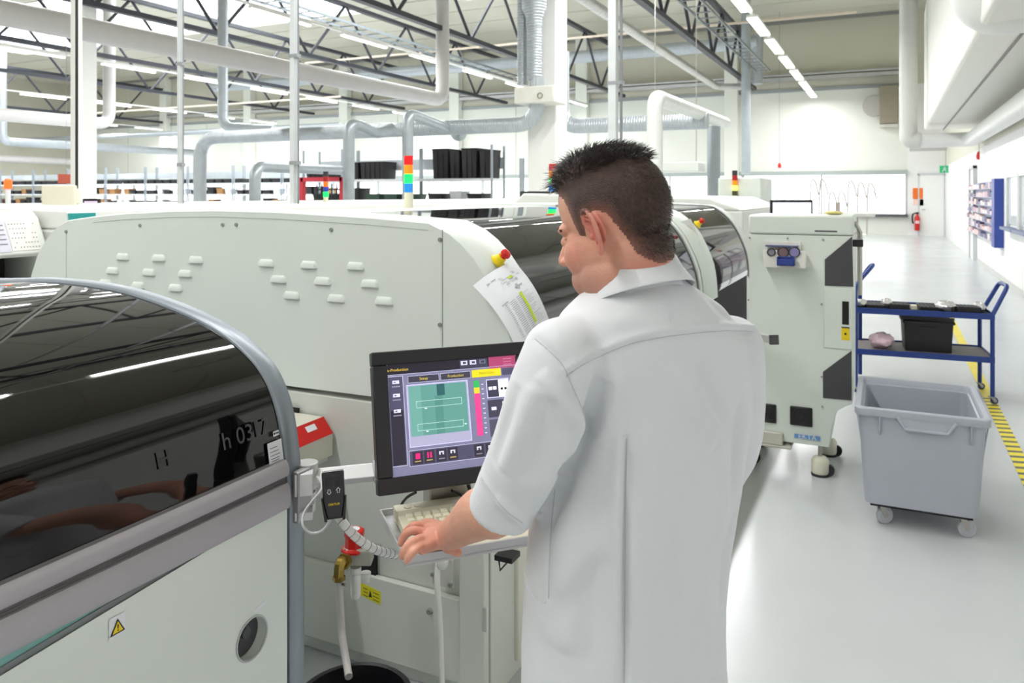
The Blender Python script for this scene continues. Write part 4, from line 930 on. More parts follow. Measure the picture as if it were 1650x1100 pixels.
# torso, hips, legs inside the clothes
b.loft([ring(y+(14 if y < 560 else 0), xl, xr, B, shrink=.026, n=28) for (y, xl, xr, B) in TR[1:-4]])
hipz = ring(1200, 836, 1184, .14)[0].z
hc = at(1010, 1200, D0); hc.z = .72
for s_ in (-1, 1):
    hp = hc+TL_*s_*.085; kn_ = hc+TL_*s_*.09; kn_.z = .47; kn_ += TF*.02; an = hc+TL_*s_*.1; an.z = .09
    limb(b, [hp, kn_, an], [.085, .058, .042])
# neck and head
YAW, PIT, ROL, SCH = math.radians(40), math.radians(15), math.radians(-3), 1.03
Fh = -RT*math.cos(YAW)+FW*math.sin(YAW); hx = Fh*math.cos(PIT)-EZ*math.sin(PIT); hz = EZ*math.cos(PIT)+Fh*math.sin(PIT); hy = hz.cross(hx)
hy, hz = hy*math.cos(ROL)+hz*math.sin(ROL), hz*math.cos(ROL)-hy*math.sin(ROL)
HC = FW*1.31+RT*.1745; HC.z = 1.598
HM = Matrix((hx, hy, hz)).transposed()
def hp_(x, y, z): return HC+HM@(Vector((x, y, z))*SCH)
def he(mb, c, r, rot=None, n=28):
    M = HM if rot is None else HM@rot; mb.ell(hp_(*c), [q*SCH for q in r], n=n, M=M)
def head_lumps(b):
    he(b, (-.008, 0, .032), (.090, .0735, .088), n=36); he(b, (.008, 0, .042), (.084, .068, .078), n=36)
    he(b, (.020, 0, -.028), (.070, .062, .080), n=32)
    he(b, (.045, 0, -.062), (.048, .052, .052)); he(b, (.064, 0, -.095), (.025, .032, .027)); he(b, (-.02, 0, -.045), (.058, .055, .06))
    he(b, (.074, 0, .014), (.022, .052, .014)); he(b, (.06, 0, -.01), (.032, .050, .03))
    for s_ in (-1, 1):
        he(b, (.060, s_*.033, -.035), (.028, .026, .034)); he(b, (.022, s_*.047, -.078), (.040, .018, .032)); he(b, (.058, s_*.028, -.075), (.030, .026, .030))
        he(b, (.078, s_*.031, -.006), (.013, .014, .010))
    b.tube([hp_(.09, 0, .01), hp_(.1, 0, -.008), hp_(.112, 0, -.026), hp_(.118, 0, -.034)], [.008, .0095, .0115, .0115], n=14)
    he(b, (.117, 0, -.034), (.0115, .012, .0105))
    for s_ in (-1, 1): he(b, (.106, s_*.013, -.037), (.011, .008, .008))
    he(b, (.089, 0, -.060), (.011, .024, .007)); he(b, (.087, 0, -.070), (.012, .021, .0075))
    for s_ in (-1, 1):
        # ear : leaf-shaped bowl with a rolled helix
        E = Matrix.Rotation(math.radians(-22)*s_, 3, 'Z') @ Matrix.Rotation(math.radians(12), 3, 'Y')
        c0 = Vector((-.012, s_*.079, -.006))
        def ep(x, y, z): return hp_(*(c0+E@Vector((x, s_*y, z))))
        b.ell(ep(0, -.004, .002), [.018*SCH, .0055*SCH, .030*SCH], n=18, M=HM@E)
        hl = [(.012, .0, .004), (.014, .005, .020), (.006, .009, .033), (-.008, .011, .034), (-.018, .012, .022), (-.019, .011, .002), (-.013, .009, -.018), (-.004, .006, -.032), (.006, .002, -.034), (.010, -.001, -.024)]
        b.tube(spline([ep(*q) for q in hl], 4), .0042*SCH, n=8)
        b.tube(spline([ep(.003, .007, .024), ep(-.009, .008, .014), ep(-.010, .008, -.002), ep(-.003, .006, -.014), ep(.006, .004, -.016)], 4), .003*SCH, n=8)
        b.ell(ep(.013, .003, -.004), [.004, .004, .007], n=10, M=HM@E); b.ell(ep(.0, .004, -.029), [.009, .0042, .0095], n=12, M=HM@E)
head_lumps(b)
nb = at(1030, 462, 1.315); nt_ = hp_(-.028, 0, -.03)
b.tube([nb-EZ*.06, nb, nb.lerp(nt_, .5)+TF*(-.004), nt_], [.056, .057, .058, .058], n=28)
b.ell(nb-EZ*.05, (.07, .06, .04), n=20)
body_me = remesh(b, .003, 3, .5)
body = mesh_obj('body', body_me, SKIN, man)
# tint : redder ears and neck, stubble on the jaw -- as real pigment regions
ca = body_me.color_attributes.new('tone', 'FLOAT_COLOR', 'POINT')
V = co_get(body_me)+np.array(world_mat(man).translation)
Lc = (V-np.array(HC))@np.array(HM)/SCH
def g(c, r): return np.exp(-(((Lc-np.array(c))/np.array(r))**2).sum(1))
red = np.clip(g((-.012, .085, -.004), (.03, .018, .045))*1.0+g((-.012, -.085, -.004), (.03, .018, .045))+.75*g((-.06, .03, -.10), (.06, .06, .04))+.5*g((.115, 0, -.034), (.016, .018, .016))+.4*g((.06, .05, -.03), (.03, .03, .03)), 0, 1)
red = np.maximum(red, .38*np.exp(-((V-np.array(K(680, 868, .97)))**2).sum(1)/.075**2))
stub = np.clip(1.2*g((.045, .04, -.085), (.055, .05, .034))+1.2*g((.045, -.04, -.085), (.055, .05, .034)), 0, 1)
cols = np.stack([red, stub, np.zeros_like(red), np.ones_like(red)], 1).astype(np.float32); ca.data.foreach_set('color', cols.ravel())
nt = SKIN.node_tree; bs_ = nt.nodes['Principled BSDF']; vc = nt.nodes.new('ShaderNodeVertexColor'); vc.layer_name = 'tone'
sx = nt.nodes.new('ShaderNodeSeparateColor'); nt.links.new(vc.outputs['Color'], sx.inputs[0])
src = bs_.inputs['Base Color'].links[0].from_socket
m1_ = nt.nodes.new('ShaderNodeMix'); m1_.data_type = 'RGBA'; m1_.inputs[7].default_value = lin('cf6f66'); nt.links.new(src, m1_.inputs[6]); nt.links.new(sx.outputs[0], m1_.inputs[0])
mu = nt.nodes.new('ShaderNodeMath'); mu.operation = 'MULTIPLY'; mu.inputs[1].default_value = .55; nt.links.new(sx.outputs[1], mu.inputs[0])
m2_ = nt.nodes.new('ShaderNodeMix'); m2_.data_type = 'RGBA'; m2_.inputs[7].default_value = lin('8d6a62'); nt.links.new(m1_.outputs[2], m2_.inputs[6]); nt.links.new(mu.outputs[0], m2_.inputs[0])
nt.links.new(m2_.outputs[2], bs_.inputs['Base Color'])
bvh_body = BVHTree.FromPolygons([Vector(p) for p in V], [tuple(p.vertices) for p in body_me.polygons])
def hit(bvh, px, py):
    o_ = Vector((0, 0, H)); d = _ray(px, py).normalized(); h = bvh.ray_cast(o_, d, 4); return h[0], h[1]
def hloc(px, py):
    h = hit(bvh_body, px, py)[0]
    if h is None: return None
    q = (HM.transposed()@(h-HC))/SCH; return q.x, q.z
# eyes, brows, nails
for s_ in (-1, 1):
    MB().ell(hp_(.0705, s_*.031, -.002), (.0125, .0125, .0125), n=16).build('eye', mat('eye_white', 'e8e4de', .2), man)
    MB().ell(hp_(.0785, s_*.0315, -.002), (.0055, .0055, .0055), n=12).build('iris', mat('iris_brown', '3a261c', .2), man)
    MB().tube(spline([hp_(.071, s_*.046, -.003), hp_(.0815, s_*.032, .003), hp_(.080, s_*.020, -.002)], 4), .0032, n=6, flat=.6).build('eyelid', SKIN, man)
    MB().tube(spline([hp_(.072, s_*.050, .012), hp_(.086, s_*.038, .019), hp_(.094, s_*.016, .016)], 4), [.002]+[.0036]*7+[.003], n=6).build('eyebrow', mat('brow_brown', '4a342a', .7), man)
for f in FG:
    d_ = (f[3]-f[2]).normalized(); c = f[3]+d_*.003+Vector((0, 0, .0055)); x, y, z = frame(d_)
    M = Matrix((d_, d_.cross(Vector((0, 0, 1))).normalized(), (d_.cross(Vector((0, 0, 1))).cross(d_)).normalized())).transposed()
    MB().ell(c, (.0058, .0046, .0018), n=12, M=M).build('fingernail', mat('nail', 'eec6bb', .3), man)
# ---- hair : a cap grown from the scalp plus real strands
top_px = [(905, 262), (899, 285), (913, 293), (917, 318), (919, 340), (925, 358), (941, 362), (944, 350), (955, 345), (968, 352), (975, 372), (986, 392), (1002, 402), (1012, 418), (1030, 436), (1062, 444)]
hl_ = [hloc(*p) for p in top_px]; hl_ = [p for p in hl_ if p]
HLOC = [(.082, .085), (.070, .070), (.050, .060), (.043, .045), (.038, .018), (.034, -.006), (.020, -.008), (.014, .006), (.006, .022), (-.012, .026), (-.030, .018), (-.038, -.004), (-.042, -.028), (-.050, -.052), (-.066, -.075), (-.10, -.088)]
POLY = HLOC+[(-.2, -.088), (-.2, .3), (.082, .3)]
def inpoly(X, Z_, P_):
    r = np.zeros(len(X), bool); n = len(P_)
    for i in range(n):
        x1, z1 = P_[i]; x2, z2 = P_[(i+1) % n]
        c = ((z1 > Z_) != (z2 > Z_)); xi = (x2-x1)*(Z_-z1)/((z2-z1) if z2 != z1 else 1e-9)+x1; r ^= c & (X < xi)
    return r
def edist(X, Z_, P_):
    d = np.full(len(X), 9.)
    for i in range(len(P_)-1):
        a = np.array(P_[i]); b_ = np.array(P_[i+1]); ab = b_-a; t = np.clip(((X-a[0])*ab[0]+(Z_-a[1])*ab[1])/(ab@ab), 0, 1)
        d = np.minimum(d, np.hypot(X-a[0]-t*ab[0], Z_-a[1]-t*ab[1]))
    return d
N_ = no_get(body_me); near = (np.abs(Lc) < .2).all(1)
earm = np.minimum(((Lc-np.array((-.014, .085, 0)))**2/np.array((.015, .010, .028))**2).sum(1), ((Lc-np.array((-.014, -.085, 0)))**2/np.array((.015, .010, .028))**2).sum(1)) < 1
ins = near & inpoly(Lc[:, 0], Lc[:, 2], POLY) & ~earm
ed = edist(Lc[:, 0], Lc[:, 2], HLOC)
topf = np.clip((Lc[:, 2]-.070+.12*np.clip(Lc[:, 0], -.06, .06))/.03, 0, 1); topf = topf*topf*(3-2*topf)
frontf = np.clip((Lc[:, 0]+.02)/.08, 0, 1)
off_ = (.0012+.0025*np.clip(ed/.03, 0, 1)+topf*(.004+.006*frontf))*np.clip(ed/.010, .15, 1)
idx = np.where(ins)[0]; mp = -np.ones(len(V), int); mp[idx] = np.arange(len(idx))
fs = [tuple(int(mp[v]) for v in p.vertices) for p in body_me.polygons if all(mp[v] >= 0 for v in p.vertices)]
hm = MB(); hv = V[idx]+N_[idx]*off_[idx][:, None]; hm._add([Vector(p) for p in hv], fs)
HAIR = mat('hair_dark_brown', '47322b', .42, spec=.5, var=.35, vs=120, bump=.5, bs=500)
HAIRS = mat('hair_strand', '241a18', .28, spec=.5, var=.3, vs=80)
hair = hm.build('hair', HAIR, man, smooth=180)
fa = hair.data.color_attributes.new('fade', 'FLOAT_COLOR', 'POINT'); fd = np.clip((ed[idx]-.001)/.02, 0, 1); fd = np.maximum(fd, topf[idx]); lowm = np.clip((Lc[idx, 2]+.05)/.10, 0, 1)
fa.data.foreach_set('color', np.stack([fd, lowm, fd*0, fd*0+1], 1).astype(np.float32).ravel())
nt = HAIR.node_tree; bs_ = nt.nodes['Principled BSDF']; vc = nt.nodes.new('ShaderNodeVertexColor'); vc.layer_name = 'fade'
sx = nt.nodes.new('ShaderNodeSeparateColor'); nt.links.new(vc.outputs['Color'], sx.inputs[0]); src = bs_.inputs['Base Color'].links[0].from_socket
mw = nt.nodes.new('ShaderNodeMix'); mw.data_type = 'RGBA'; mw.inputs[6].default_value = lin('8a5a4c'); nt.links.new(src, mw.inputs[7]); nt.links.new(sx.outputs[0], mw.inputs[0]); nt.links.new(mw.outputs[2], bs_.inputs['Base Color'])
rng = np.random.default_rng(5); sel = rng.choice(len(idx), 9000)
sb_ = MB(); sv = []; sf = []
back, upv = -np.array(hx), np.array(hz)
for j in sel:
    i = idx[j]; p = hv[j]; n = N_[i]; tf = topf[i]; fr = frontf[i]; e = ed[i]
    if tf > .35:
        ln = (.014+.018*rng.random()*(.5+.5*fr))*min(1, .35+e/.02); dirn = n*(.32+.22*rng.random())+np.array(hx)*(.15-.7*(1-fr)+.45*fr*rng.random())-np.array(hy)*.3+rng.normal(0, .20, 3)
    else:
        ln = (.0035+.003*rng.random())*min(1, .3+e/.02); dirn = n*.35-upv*.7+back*.45+rng.normal(0, .15, 3)
    dirn /= np.linalg.norm(dirn); p0 = p-n*.001; bend = (np.array(hx)*.35 if tf > .35 and fr > .4 else back*.25)-upv*.25
    q = [p0, p0+dirn*ln*.55, p0+dirn*ln*.95+bend*ln*.45]; w = .0006 if tf > .35 else .00032
    s1 = np.cross(dirn, n+.01); s1 /= np.linalg.norm(s1)+1e-9; s2 = np.cross(dirn, s1); bi = len(sv)
    for k, pp in enumerate(q):
        ww = w*(1, .8, .15)[k]
        for a in (0, 2.09, 4.19): sv.append(pp+(s1*math.cos(a)+s2*math.sin(a))*ww)
    for k in range(2):
        for a in range(3): sf.append((bi+k*3+a, bi+k*3+(a+1) % 3, bi+k*3+3+(a+1) % 3, bi+k*3+3+a))
sb_._add([Vector(p) for p in sv], sf); st = sb_.build('hair_strands', HAIRS, hair, smooth=180); tag(st, kind='stuff')
# ---- coat
CLOTH = mat('coat_cotton', 'e3e5e9', .82, spec=.2, var=.015, vs=4, bump=.14, bs=500)
CLOTH.node_tree.nodes['Principled BSDF'].inputs['Sheen Weight'].default_value = .25
c_ = MB()
c_.loft([ring(*q, n=56) for q in TR])
def sleeve(S, n=28):
    pts = [p for p, r in S]; rs = [r for p, r in S]; d0 = (pts[1]-pts[0]).normalized()
    P_ = spline(pts, 4); R_ = np.interp(np.linspace(0, len(rs)-1, len(P_)), range(len(rs)), rs).tolist()
    e = (P_[-1]-P_[-2]).normalized()
    P_ += [P_[-1]+e*.002, P_[-1]-e*.012, P_[-1]-e*.045]; R_ += [R_[-1]-.008, R_[-1]-.010, R_[-1]-.018]
    return P_, R_
for S in (LA, RA):
    P_, R_ = sleeve(S); x0, y0, _ = frame(P_[1]-P_[0])
    c_.tube(P_, R_, n=28); c_.ell(P_[0], (R_[0],)*3, n=24)
c_.tube([at(900, 570, 1.207), at(935, 560, 1.25), at(985, 550, 1.32)], [.056, .058, .06], n=28); c_.tube([at(1176, 560, 1.425), at(1110, 545, 1.38)], [.058, .06], n=28)
coat_me = remesh(c_, .005, 9, .5)
for it in range(1):
    bm = bmesh.new(); bm.from_mesh(coat_me)
    bmesh.ops.smooth_vert(bm, verts=[v for v in bm.verts if v.co.z > .9], factor=.5, use_axis_x=True, use_axis_y=True, use_axis_z=True)
    bm.to_mesh(coat_me); bm.free()
CV = co_get(coat_me); CN = no_get(coat_me)
bvh_c = BVHTree.FromPolygons([Vector(p) for p in CV], [tuple(p.vertices) for p in coat_me.polygons])
def path3(px):
    pts = []
    for i in range(len(px)-1):
        (a, b_), (c, d) = px[i], px[i+1]; n = max(2, int(math.hypot(c-a, d-b_)/9))
        for k in range(n+(i == len(px)-2)):
            h, nn = hit(bvh_c, a+(c-a)*k/n, b_+(d-b_)*k/n)
            if h is not None: pts.append((h, nn))
    return pts
def smooth_px(px, n=6):
    return [(p.x, p.y) for p in spline([Vector((a, b_, 0)) for a, b_ in px], n)]
disp = np.zeros(len(CV))
def fold(px, amp, sig, taper=True):
    global disp
    P3 = [p for p, n in path3(smooth_px(px))]
    if len(P3) < 2: return
    A = np.array(P3); d2 = np.full(len(CV), 9.); tt = np.zeros(len(CV))
    for i in range(len(A)-1):
        ab = A[i+1]-A[i]; t = np.clip(((CV-A[i])@ab)/(ab@ab+1e-12), 0, 1); q = ((CV-A[i]-t[:, None]*ab)**2).sum(1)
        m = q < d2; d2[m] = q[m]; tt[m] = (i+t[m])/(len(A)-1)
    tp = np.sin(np.clip(tt, .0, 1)*PI)**.5 if taper else 1
    disp += 2.2*amp*np.exp(-d2/(2*sig*sig))*tp
# big soft folds
for px, a, s_ in (
    ([(975, 612), (952, 660), (942, 705)], -.006, .012), ([(1000, 600), (985, 660), (965, 720)], .004, .010),
    ([(930, 640), (925, 700), (905, 770)], .005, .011), ([(950, 690), (915, 760), (880, 850)], -.008, .012),
    ([(1090, 590), (1115, 650), (1150, 720)], .005, .014), ([(1120, 580), (1150, 650), (1185, 720)], -.0045, .012),
    ([(1195, 640), (1190, 720), (1180, 800)], -.007, .012), ([(1160, 720), (1165, 800), (1150, 880)], .004, .014),
    ([(1195, 800), (1175, 880), (1160, 980)], -.006, .012), ([(1140, 800), (1130, 950), (1135, 1100)], .004, .02),
    ([(930, 800), (915, 900), (910, 1050)], .005, .018), ([(960, 760), (955, 900), (950, 1080)], -.004, .016),
    ([(1010, 700), (1008, 850), (1007, 1100)], -.005, .006), ([(999, 690), (994, 850), (992, 1100)], .004, .008),
    ([(900, 950), (950, 880), (985, 800)], .004, .016), ([(880, 1010), (930, 960), (985, 900)], -.003, .014),
    ([(948, 676), (925, 725), (885, 790), (852, 848)], -.006, .006), ([(860, 620), (840, 690), (810, 760)], .004, .012), ([(885, 640), (875, 700), (845, 780)], -.0045, .011),
    ([(905, 700), (890, 750), (870, 800)], .004, .010), ([(835, 620), (815, 690), (795, 750)], -.003, .010),
    ([(870, 600), (900, 640), (935, 690)], .004, .010), ([(800, 800), (830, 830), (850, 850)], .003, .008),
    ([(1050, 620), (1060, 700), (1055, 800)], .0025, .02), ([(1085, 700), (1085, 850), (1080, 1000)], -.0025, .02),
    ([(1000, 500), (1040, 520), (1080, 515)], .0025, .016), ([(1130, 470), (1160, 500), (1190, 530)], -.002, .012)):
    fold(px, a, s_)
SEAMS = {'yoke_seam': [(912, 606), (935, 590), (964, 575), (1026, 551), (1106, 538), (1170, 533), (1213, 534)],
         'armhole_seam': [(862, 545), (888, 568), (908, 590), (924, 626), (938, 660), (944, 684)],
         'side_seam': [(894, 788), (888, 850), (885, 910), (884, 964)], 'centre_pleat': [(1010, 706), (1008, 800), (1007, 950), (1006, 1105)],
         'sleeve_hem': [(776, 768), (790, 790), (815, 822), (842, 842)]}
for k, px in SEAMS.items(): fold(px, -.0016 if k != 'sleeve_hem' else .001, .004, False)
fold([(912, 598), (935, 582), (964, 567), (1026, 543), (1106, 530), (1170, 525), (1213, 527)], .0022, .005, False)
for i in range(len(CV)):
    p = CV[i]
    disp[i] += .0022*noise.noise(Vector((p[0]*14, p[1]*14, p[2]*5)))+.0009*noise.noise(Vector((p[0]*40, p[1]*40, p[2]*22)))
CV2 = CV+CN*disp[:, None]; co_set(coat_me, CV2)
coat = mesh_obj('coat', coat_me, CLOTH, man)
bvh_c = BVHTree.FromPolygons([Vector(p) for p in CV2], [tuple(p.vertices) for p in coat_me.polygons])
SEAMM = mat('seam_thread', 'c9ccd2', .8)
for k, px in SEAMS.items():
    P3 = path3(smooth_px(px))
    if len(P3) > 2:
        MB().tube([p+n*(.0002 if n.dot(_ray(1000, 600)) < 0 else -.0002) for p, n in P3], .0009, n=5).build(k, SEAMM, coat)
# pocket slit on his left side
P3 = path3(smooth_px([(845, 915), (850, 945), (862, 962), (880, 970)]))
if len(P3) > 2: MB().tube([p for p, n in P3], .0022, n=6).build('pocket_edge', CLOTH, coat)
# ---- collar
cc = at(1028, 445, 1.312); cz = EZ*.93+TF*.30; cz = (cz+RT*.0).normalized(); cx = (TL_-cz*TL_.dot(cz)).normalized(); cy = cz.cross(cx)
def cring(r, h, ry=.93, gap=0):
    return [cc+cx*(r*math.cos(a))+cy*(r*ry*math.sin(a))*(1)+cz*(h+.006*math.sin(a)) for a in [-PI/2+.12+(2*PI-.24)*k/44 for k in range(45)]]
cm3 = MB().loft([cring(.072, -.035), cring(.0685, -.005), cring(.0665, .016), cring(.0685, .021), cring(.072, .018), cring(.079, -.003), cring(.089, -.022), cring(.093, -.030), cring(.0925, -.032), cring(.082, -.018), cring(.0705, .010)], cap=False, close=False)
col = cm3.build('collar', CLOTH, coat, smooth=70)
# ---- trousers and shoes (below the picture's lower edge, seen from elsewhere)
tm = MB()
for s_ in (-1, 1):
    hp = hc+TL_*s_*.09; hp.z = .80; kn_ = hc+TL_*s_*.095+TF*.02; kn_.z = .47; an = hc+TL_*s_*.1; an.z = .05
    limb(tm, [hp, kn_, an], [.098, .075, .066])
    sh_ = MB(); f0 = Vector((an.x, an.y, 0))
    rr = []
    for q, wv, hv in ((-.075, .02, .03), (-.065, .036, .06), (-.02, .04, .075), (.05, .044, .06), (.12, .048, .045), (.165, .036, .035), (.185, .012, .02)):
        rr.append([f0+TF*q+TL_*(wv*math.cos(a))+EZ*max(0, hv*.5+hv*.5*math.sin(a)*1.2) for a in [2*PI*k/16 for k in range(16)]])
    sh_.loft(rr).build('shoe', mat('shoe_white', 'd8d8d6', .5), man, smooth=60)
tme = remesh(tm, .01, 3)
mesh_obj('trousers', tme, mat('trousers_white', 'd5d7da', .85), man)
# ================================================================== grey bin on castors
def RF(u, d): return RT*u+FW*d
P0 = RF(1.695, 3.87); bx = RF(.904, -.427).normalized(); brz = math.atan2(bx.y, bx.x)
BG = mat('bin_grey', 'b1b5c0', .5, var=.02)
bn = thing('wheeled_bin', 'open grey plastic tub on four small castors standing in the aisle', 'bin', (P0.x, P0.y, 0), brz)
bw_, bd_ = .585, .745
def rr(x0, y0, x1, y1, r, z, n=5):
    out = []
    for cx, cy, a0 in ((x1-r, y1-r, 0), (x0+r, y1-r, PI/2), (x0+r, y0+r, PI), (x1-r, y0+r, 1.5*PI)):
        for k in range(n+1): a = a0+PI/2*k/n; out.append(Vector((cx+r*math.cos(a), cy+r*math.sin(a), z)))
    return out
rz_ = .60; bz_ = .115
MB().loft([rr(.05, .06, bw_-.05, bd_-.06, .03, bz_+.01), rr(.045, .055, bw_-.045, bd_-.055, .04, bz_), rr(.043, .05, bw_-.043, bd_-.05, .045, bz_+.02), rr(.018, .022, bw_-.018, bd_-.022, .045, rz_-.06), rr(.014, .018, bw_-.014, bd_-.018, .04, rz_-.04), rr(.002, .002, bw_-.002, bd_-.002, .035, rz_-.038), rr(0, 0, bw_, bd_, .035, rz_-.034), rr(0, 0, bw_, bd_, .035, rz_-.004), rr(.004, .004, bw_-.004, bd_-.004, .033, rz_), rr(.026, .030, bw_-.026, bd_-.030, .03, rz_), rr(.030, .034, bw_-.030, bd_-.034, .03, rz_-.004), rr(.034, .040, bw_-.034, bd_-.04, .03, rz_-.03), rr(.042, .05, bw_-.042, bd_-.05, .04, rz_-.035), rr(.056, .066, bw_-.056, bd_-.066, .035, bz_+.02)]).build('tub', BG, bn, world=False, smooth=40)
def grip(y, s_):
    x0, x1 = .21, .42; a = .035
    pts = [(x0-.02, y, rz_-.03), (x0+.015, y, rz_-.085), (x1-.015, y, rz_-.085), (x1+.02, y, rz_-.03)]
    MB().tube([Vector(p) for p in pts], .0085, n=8).prism([Vector((x0-.015, y-s_*.0, rz_-.034)), Vector((x0+.02, y, rz_-.08)), Vector((x1-.02, y, rz_-.08)), Vector((x1+.015, y, rz_-.034))], (0, s_*.006, 0)).build('grip', BG, bn, world=False, bevel=.002)
grip(.002, 1); grip(bd_-.002, -1)
for x in (.11, .50, .315): MB().prism([(x, .018, rz_-.035), (x, .0, rz_-.04), (x, .012, rz_-.11 if x != .315 else rz_-.07), (x, .03, rz_-.14 if x != .315 else rz_-.08)], (.006, 0, 0)).build('rib', BG, bn, world=False, smooth=0)
for x in (.005, bw_-.011):
    for y in (.06, bd_-.07): MB().prism([(x, y, rz_-.036), (x+.006, y, rz_-.036), (x+.006+(.03 if x < .1 else -.03), y, rz_-.24), (x+(.03 if x < .1 else -.03), y, rz_-.24)], (0, .012, 0)).build('rib', BG, bn, world=False, smooth=0)
MB().bb((.07, .075, .098), (bw_-.07, .10, bz_+.002)).bb((.07, bd_-.1, .098), (bw_-.07, bd_-.075, bz_+.002)).bb((.07, .075, .098), (.095, bd_-.075, bz_+.002)).bb((bw_-.095, .075, .098), (bw_-.07, bd_-.075, bz_+.002)).build('base_frame', RUBBER, bn, world=False)
def castor(par, x, y, r=.042, top=.1, world=False, rot=0, wm=None):
    R = Matrix.Rotation(rot, 3, 'Z'); c = Vector((x, y, 0))
    def q(a, b_, z): return c+R@Vector((a, b_, z))
    f = MB().prism([q(-.018, -.018, top-.006), q(.018, -.018, top-.006), q(.018, .018, top-.006), q(-.018, .018, top-.006)], (0, 0, .006))
    for s_ in (-1, 1): f.prism([q(-.012, s_*.015, top-.004), q(.014, s_*.015, top-.004), q(.034, s_*.015, r+.004), q(.030, s_*.015, r-.008), q(.014, s_*.015, r-.008)], R@Vector((0, s_*.003, 0)))
    fo = f.build('castor', STEEL, par, world=world, smooth=0)
    MB().lathe(q(.022, -.012, r), [(0, 0), (r*.62, 0), (r*.66, .002), (r*.94, .003), (r, .008), (r, .016), (r*.94, .021), (r*.66, .022), (r*.62, .024), (0, .024)], n=24, ax=R@Vector((0, 1, 0))).build('wheel', wm or mat('wheel_grey', 'b9bcc2', .4), fo, world=world)
for x, y, rt in ((.115, .115, .5), (bw_-.115, .115, .2), (.115, bd_-.115, .9), (bw_-.115, bd_-.115, -.3)): castor(bn, x, y, rot=rt)
o = MB().lathe(P0+bx*.33+Vector((-bx.y, bx.x, 0))*.42+EZ*.135, [(0, 0), (.09, 0), (.1, .02), (.1, .19), (.09, .2), (0, .2)], n=24).build('black_reel', mat('bucket_black'), None, bevel=.004)
tag(o, 'round black object lying inside the grey wheeled bin', 'reel')
# ================================================================== blue table trolley
Q0 = RF(2.858, 6.5); qx = RF(.915, -.35).normalized(); qrz = math.atan2(qx.y, qx.x); CL, CD = .985, .50
ct = thing('table_trolley', 'blue steel two-shelf trolley behind the grey bin, loaded with trays and a crate', 'trolley', (Q0.x, Q0.y, 0), qrz)
def bt(pts, name='frame_tube', r=.0165, f=.05): return MB().tube(fillet(pts, f), r, n=12).build(name, BLUE, ct, world=False)
bt([(0, 0, .055), (0, 0, .72)], 'leg'); bt([(.06, CD, .055), (.06, CD, .9)], 'leg'); bt([(CL, 0, .055), (CL, 0, .72)], 'leg'); bt([(CL, CD, .055), (CL, CD, .72)], 'leg')
bt([(CL, 0, .70), (CL+.11, .03, .93), (CL+.11, CD-.18, .93), (CL, CD-.15, .70)], 'handle', f=.06)
bt([(.0, 0, .72), (.0, .1, .88), (.16, CD*.6, 1.05), (.14, CD, 1.02), (.06, CD, .89)], 'handle', f=.08)
DK_ = mat('shelf_mat_grey', '77716e', .6, var=.05)
for z, nm in ((.70, 'top_shelf'), (.36, 'lower_shelf')):
    s_ = MB().bb((-.015, -.015, z-.035), (CL+.015, -.003, z+.012)).bb((-.015, CD+.003, z-.035), (CL+.015, CD+.015, z+.012)).bb((-.015, -.003, z-.035), (-.003, CD+.003, z+.012)).bb((CL+.003, -.003, z-.035), (CL+.015, CD+.003, z+.012))
    so = s_.build(nm, BLUE, ct, world=False, smooth=0, bevel=.002)
    MB().bb((-.003, -.003, z-.02), (CL+.003, CD+.003, z)).build('shelf_panel', DK_ if nm != 'top_shelf' else mat('shelf_mat_dark', '3b3a3e', .6), so, world=False, smooth=0)
for x, y in ((0, 0), (CL, 0), (0, CD), (CL, CD)): castor(ct, x-.008, y, r=.028, top=.062, rot=.3, wm=mat('wheel_blue_grey', '39456e', .5))
def on_cart(x, y, z): return Vector((Q0.x, Q0.y, 0))+Matrix.Rotation(qrz, 3, 'Z')@Vector((x, y, z))
def crumple(name, c, r, M_, label, cat, seed, rz=0):
    rnd = random.Random(seed); m = MB(); n = 16; rows = 9; rings = []
    for j in range(rows+1):
        t = PI*j/rows; ring_ = []
        for k in range(n):
            a = 2*PI*k/n; q = 1+.28*(rnd.random()-.5)
            ring_.append(Vector(c)+Vector((r[0]*math.sin(t)*math.cos(a)*q, r[1]*math.sin(t)*math.sin(a)*q, max(-r[2], r[2]*math.cos(t)*q)))+Vector((0, 0, r[2])))
        rings.append(ring_)
    m.loft(rings); o = m.build(name, M_, None, smooth=25); tag(o, label, cat); return o
TRB = mat('esd_tray_black', '1d1c20', .5, var=.1)
for i, (x, y, w_, d_, h_, lab) in enumerate(((.17, .17, .17, .24, .03, 'flat black tray at the left end of the trolley top'), (.33, .12, .15, .17, .045, 'black block-shaped tray, second from left on the trolley top'),
        (.56, .2, .15, .26, .03, 'flat black tray in the middle of the trolley top'), (.83, .1, .17, .15, .05, 'ribbed black component tray at the right end of the trolley top'))):
    p = on_cart(x, y, .701); t = thing('component_tray', lab, 'tray', p, qrz)
    MB().bb((-w_/2, -d_/2, 0), (w_/2, d_/2, h_)).build('tray_body', TRB, t, world=False, bevel=.004)
    for k in range(5): MB().bb((-w_/2+.012+.03*k, -d_/2-.002, .004), (-w_/2+.018+.03*k, d_/2+.002, h_+.004)).build('rib', TRB, t, world=False)
FOIL = mat('foil_bag', 'd4d4d2', .25, metal=.5, var=.1, vs=40)
crumple('foil_bag', on_cart(.05, .16, .701), (.05, .09, .03), FOIL, 'crumpled silver foil bag at the far left end of the trolley top', 'bag', 3)
crumple('foil_bag', on_cart(.245, .2, .701), (.045, .12, .036), FOIL, 'upright crumpled foil bag left of the second black tray', 'bag', 4)
crumple('foil_bag', on_cart(.68, .14, .701), (.075, .13, .04), FOIL, 'large crumpled foil bag beside the ribbed black tray', 'bag', 5)
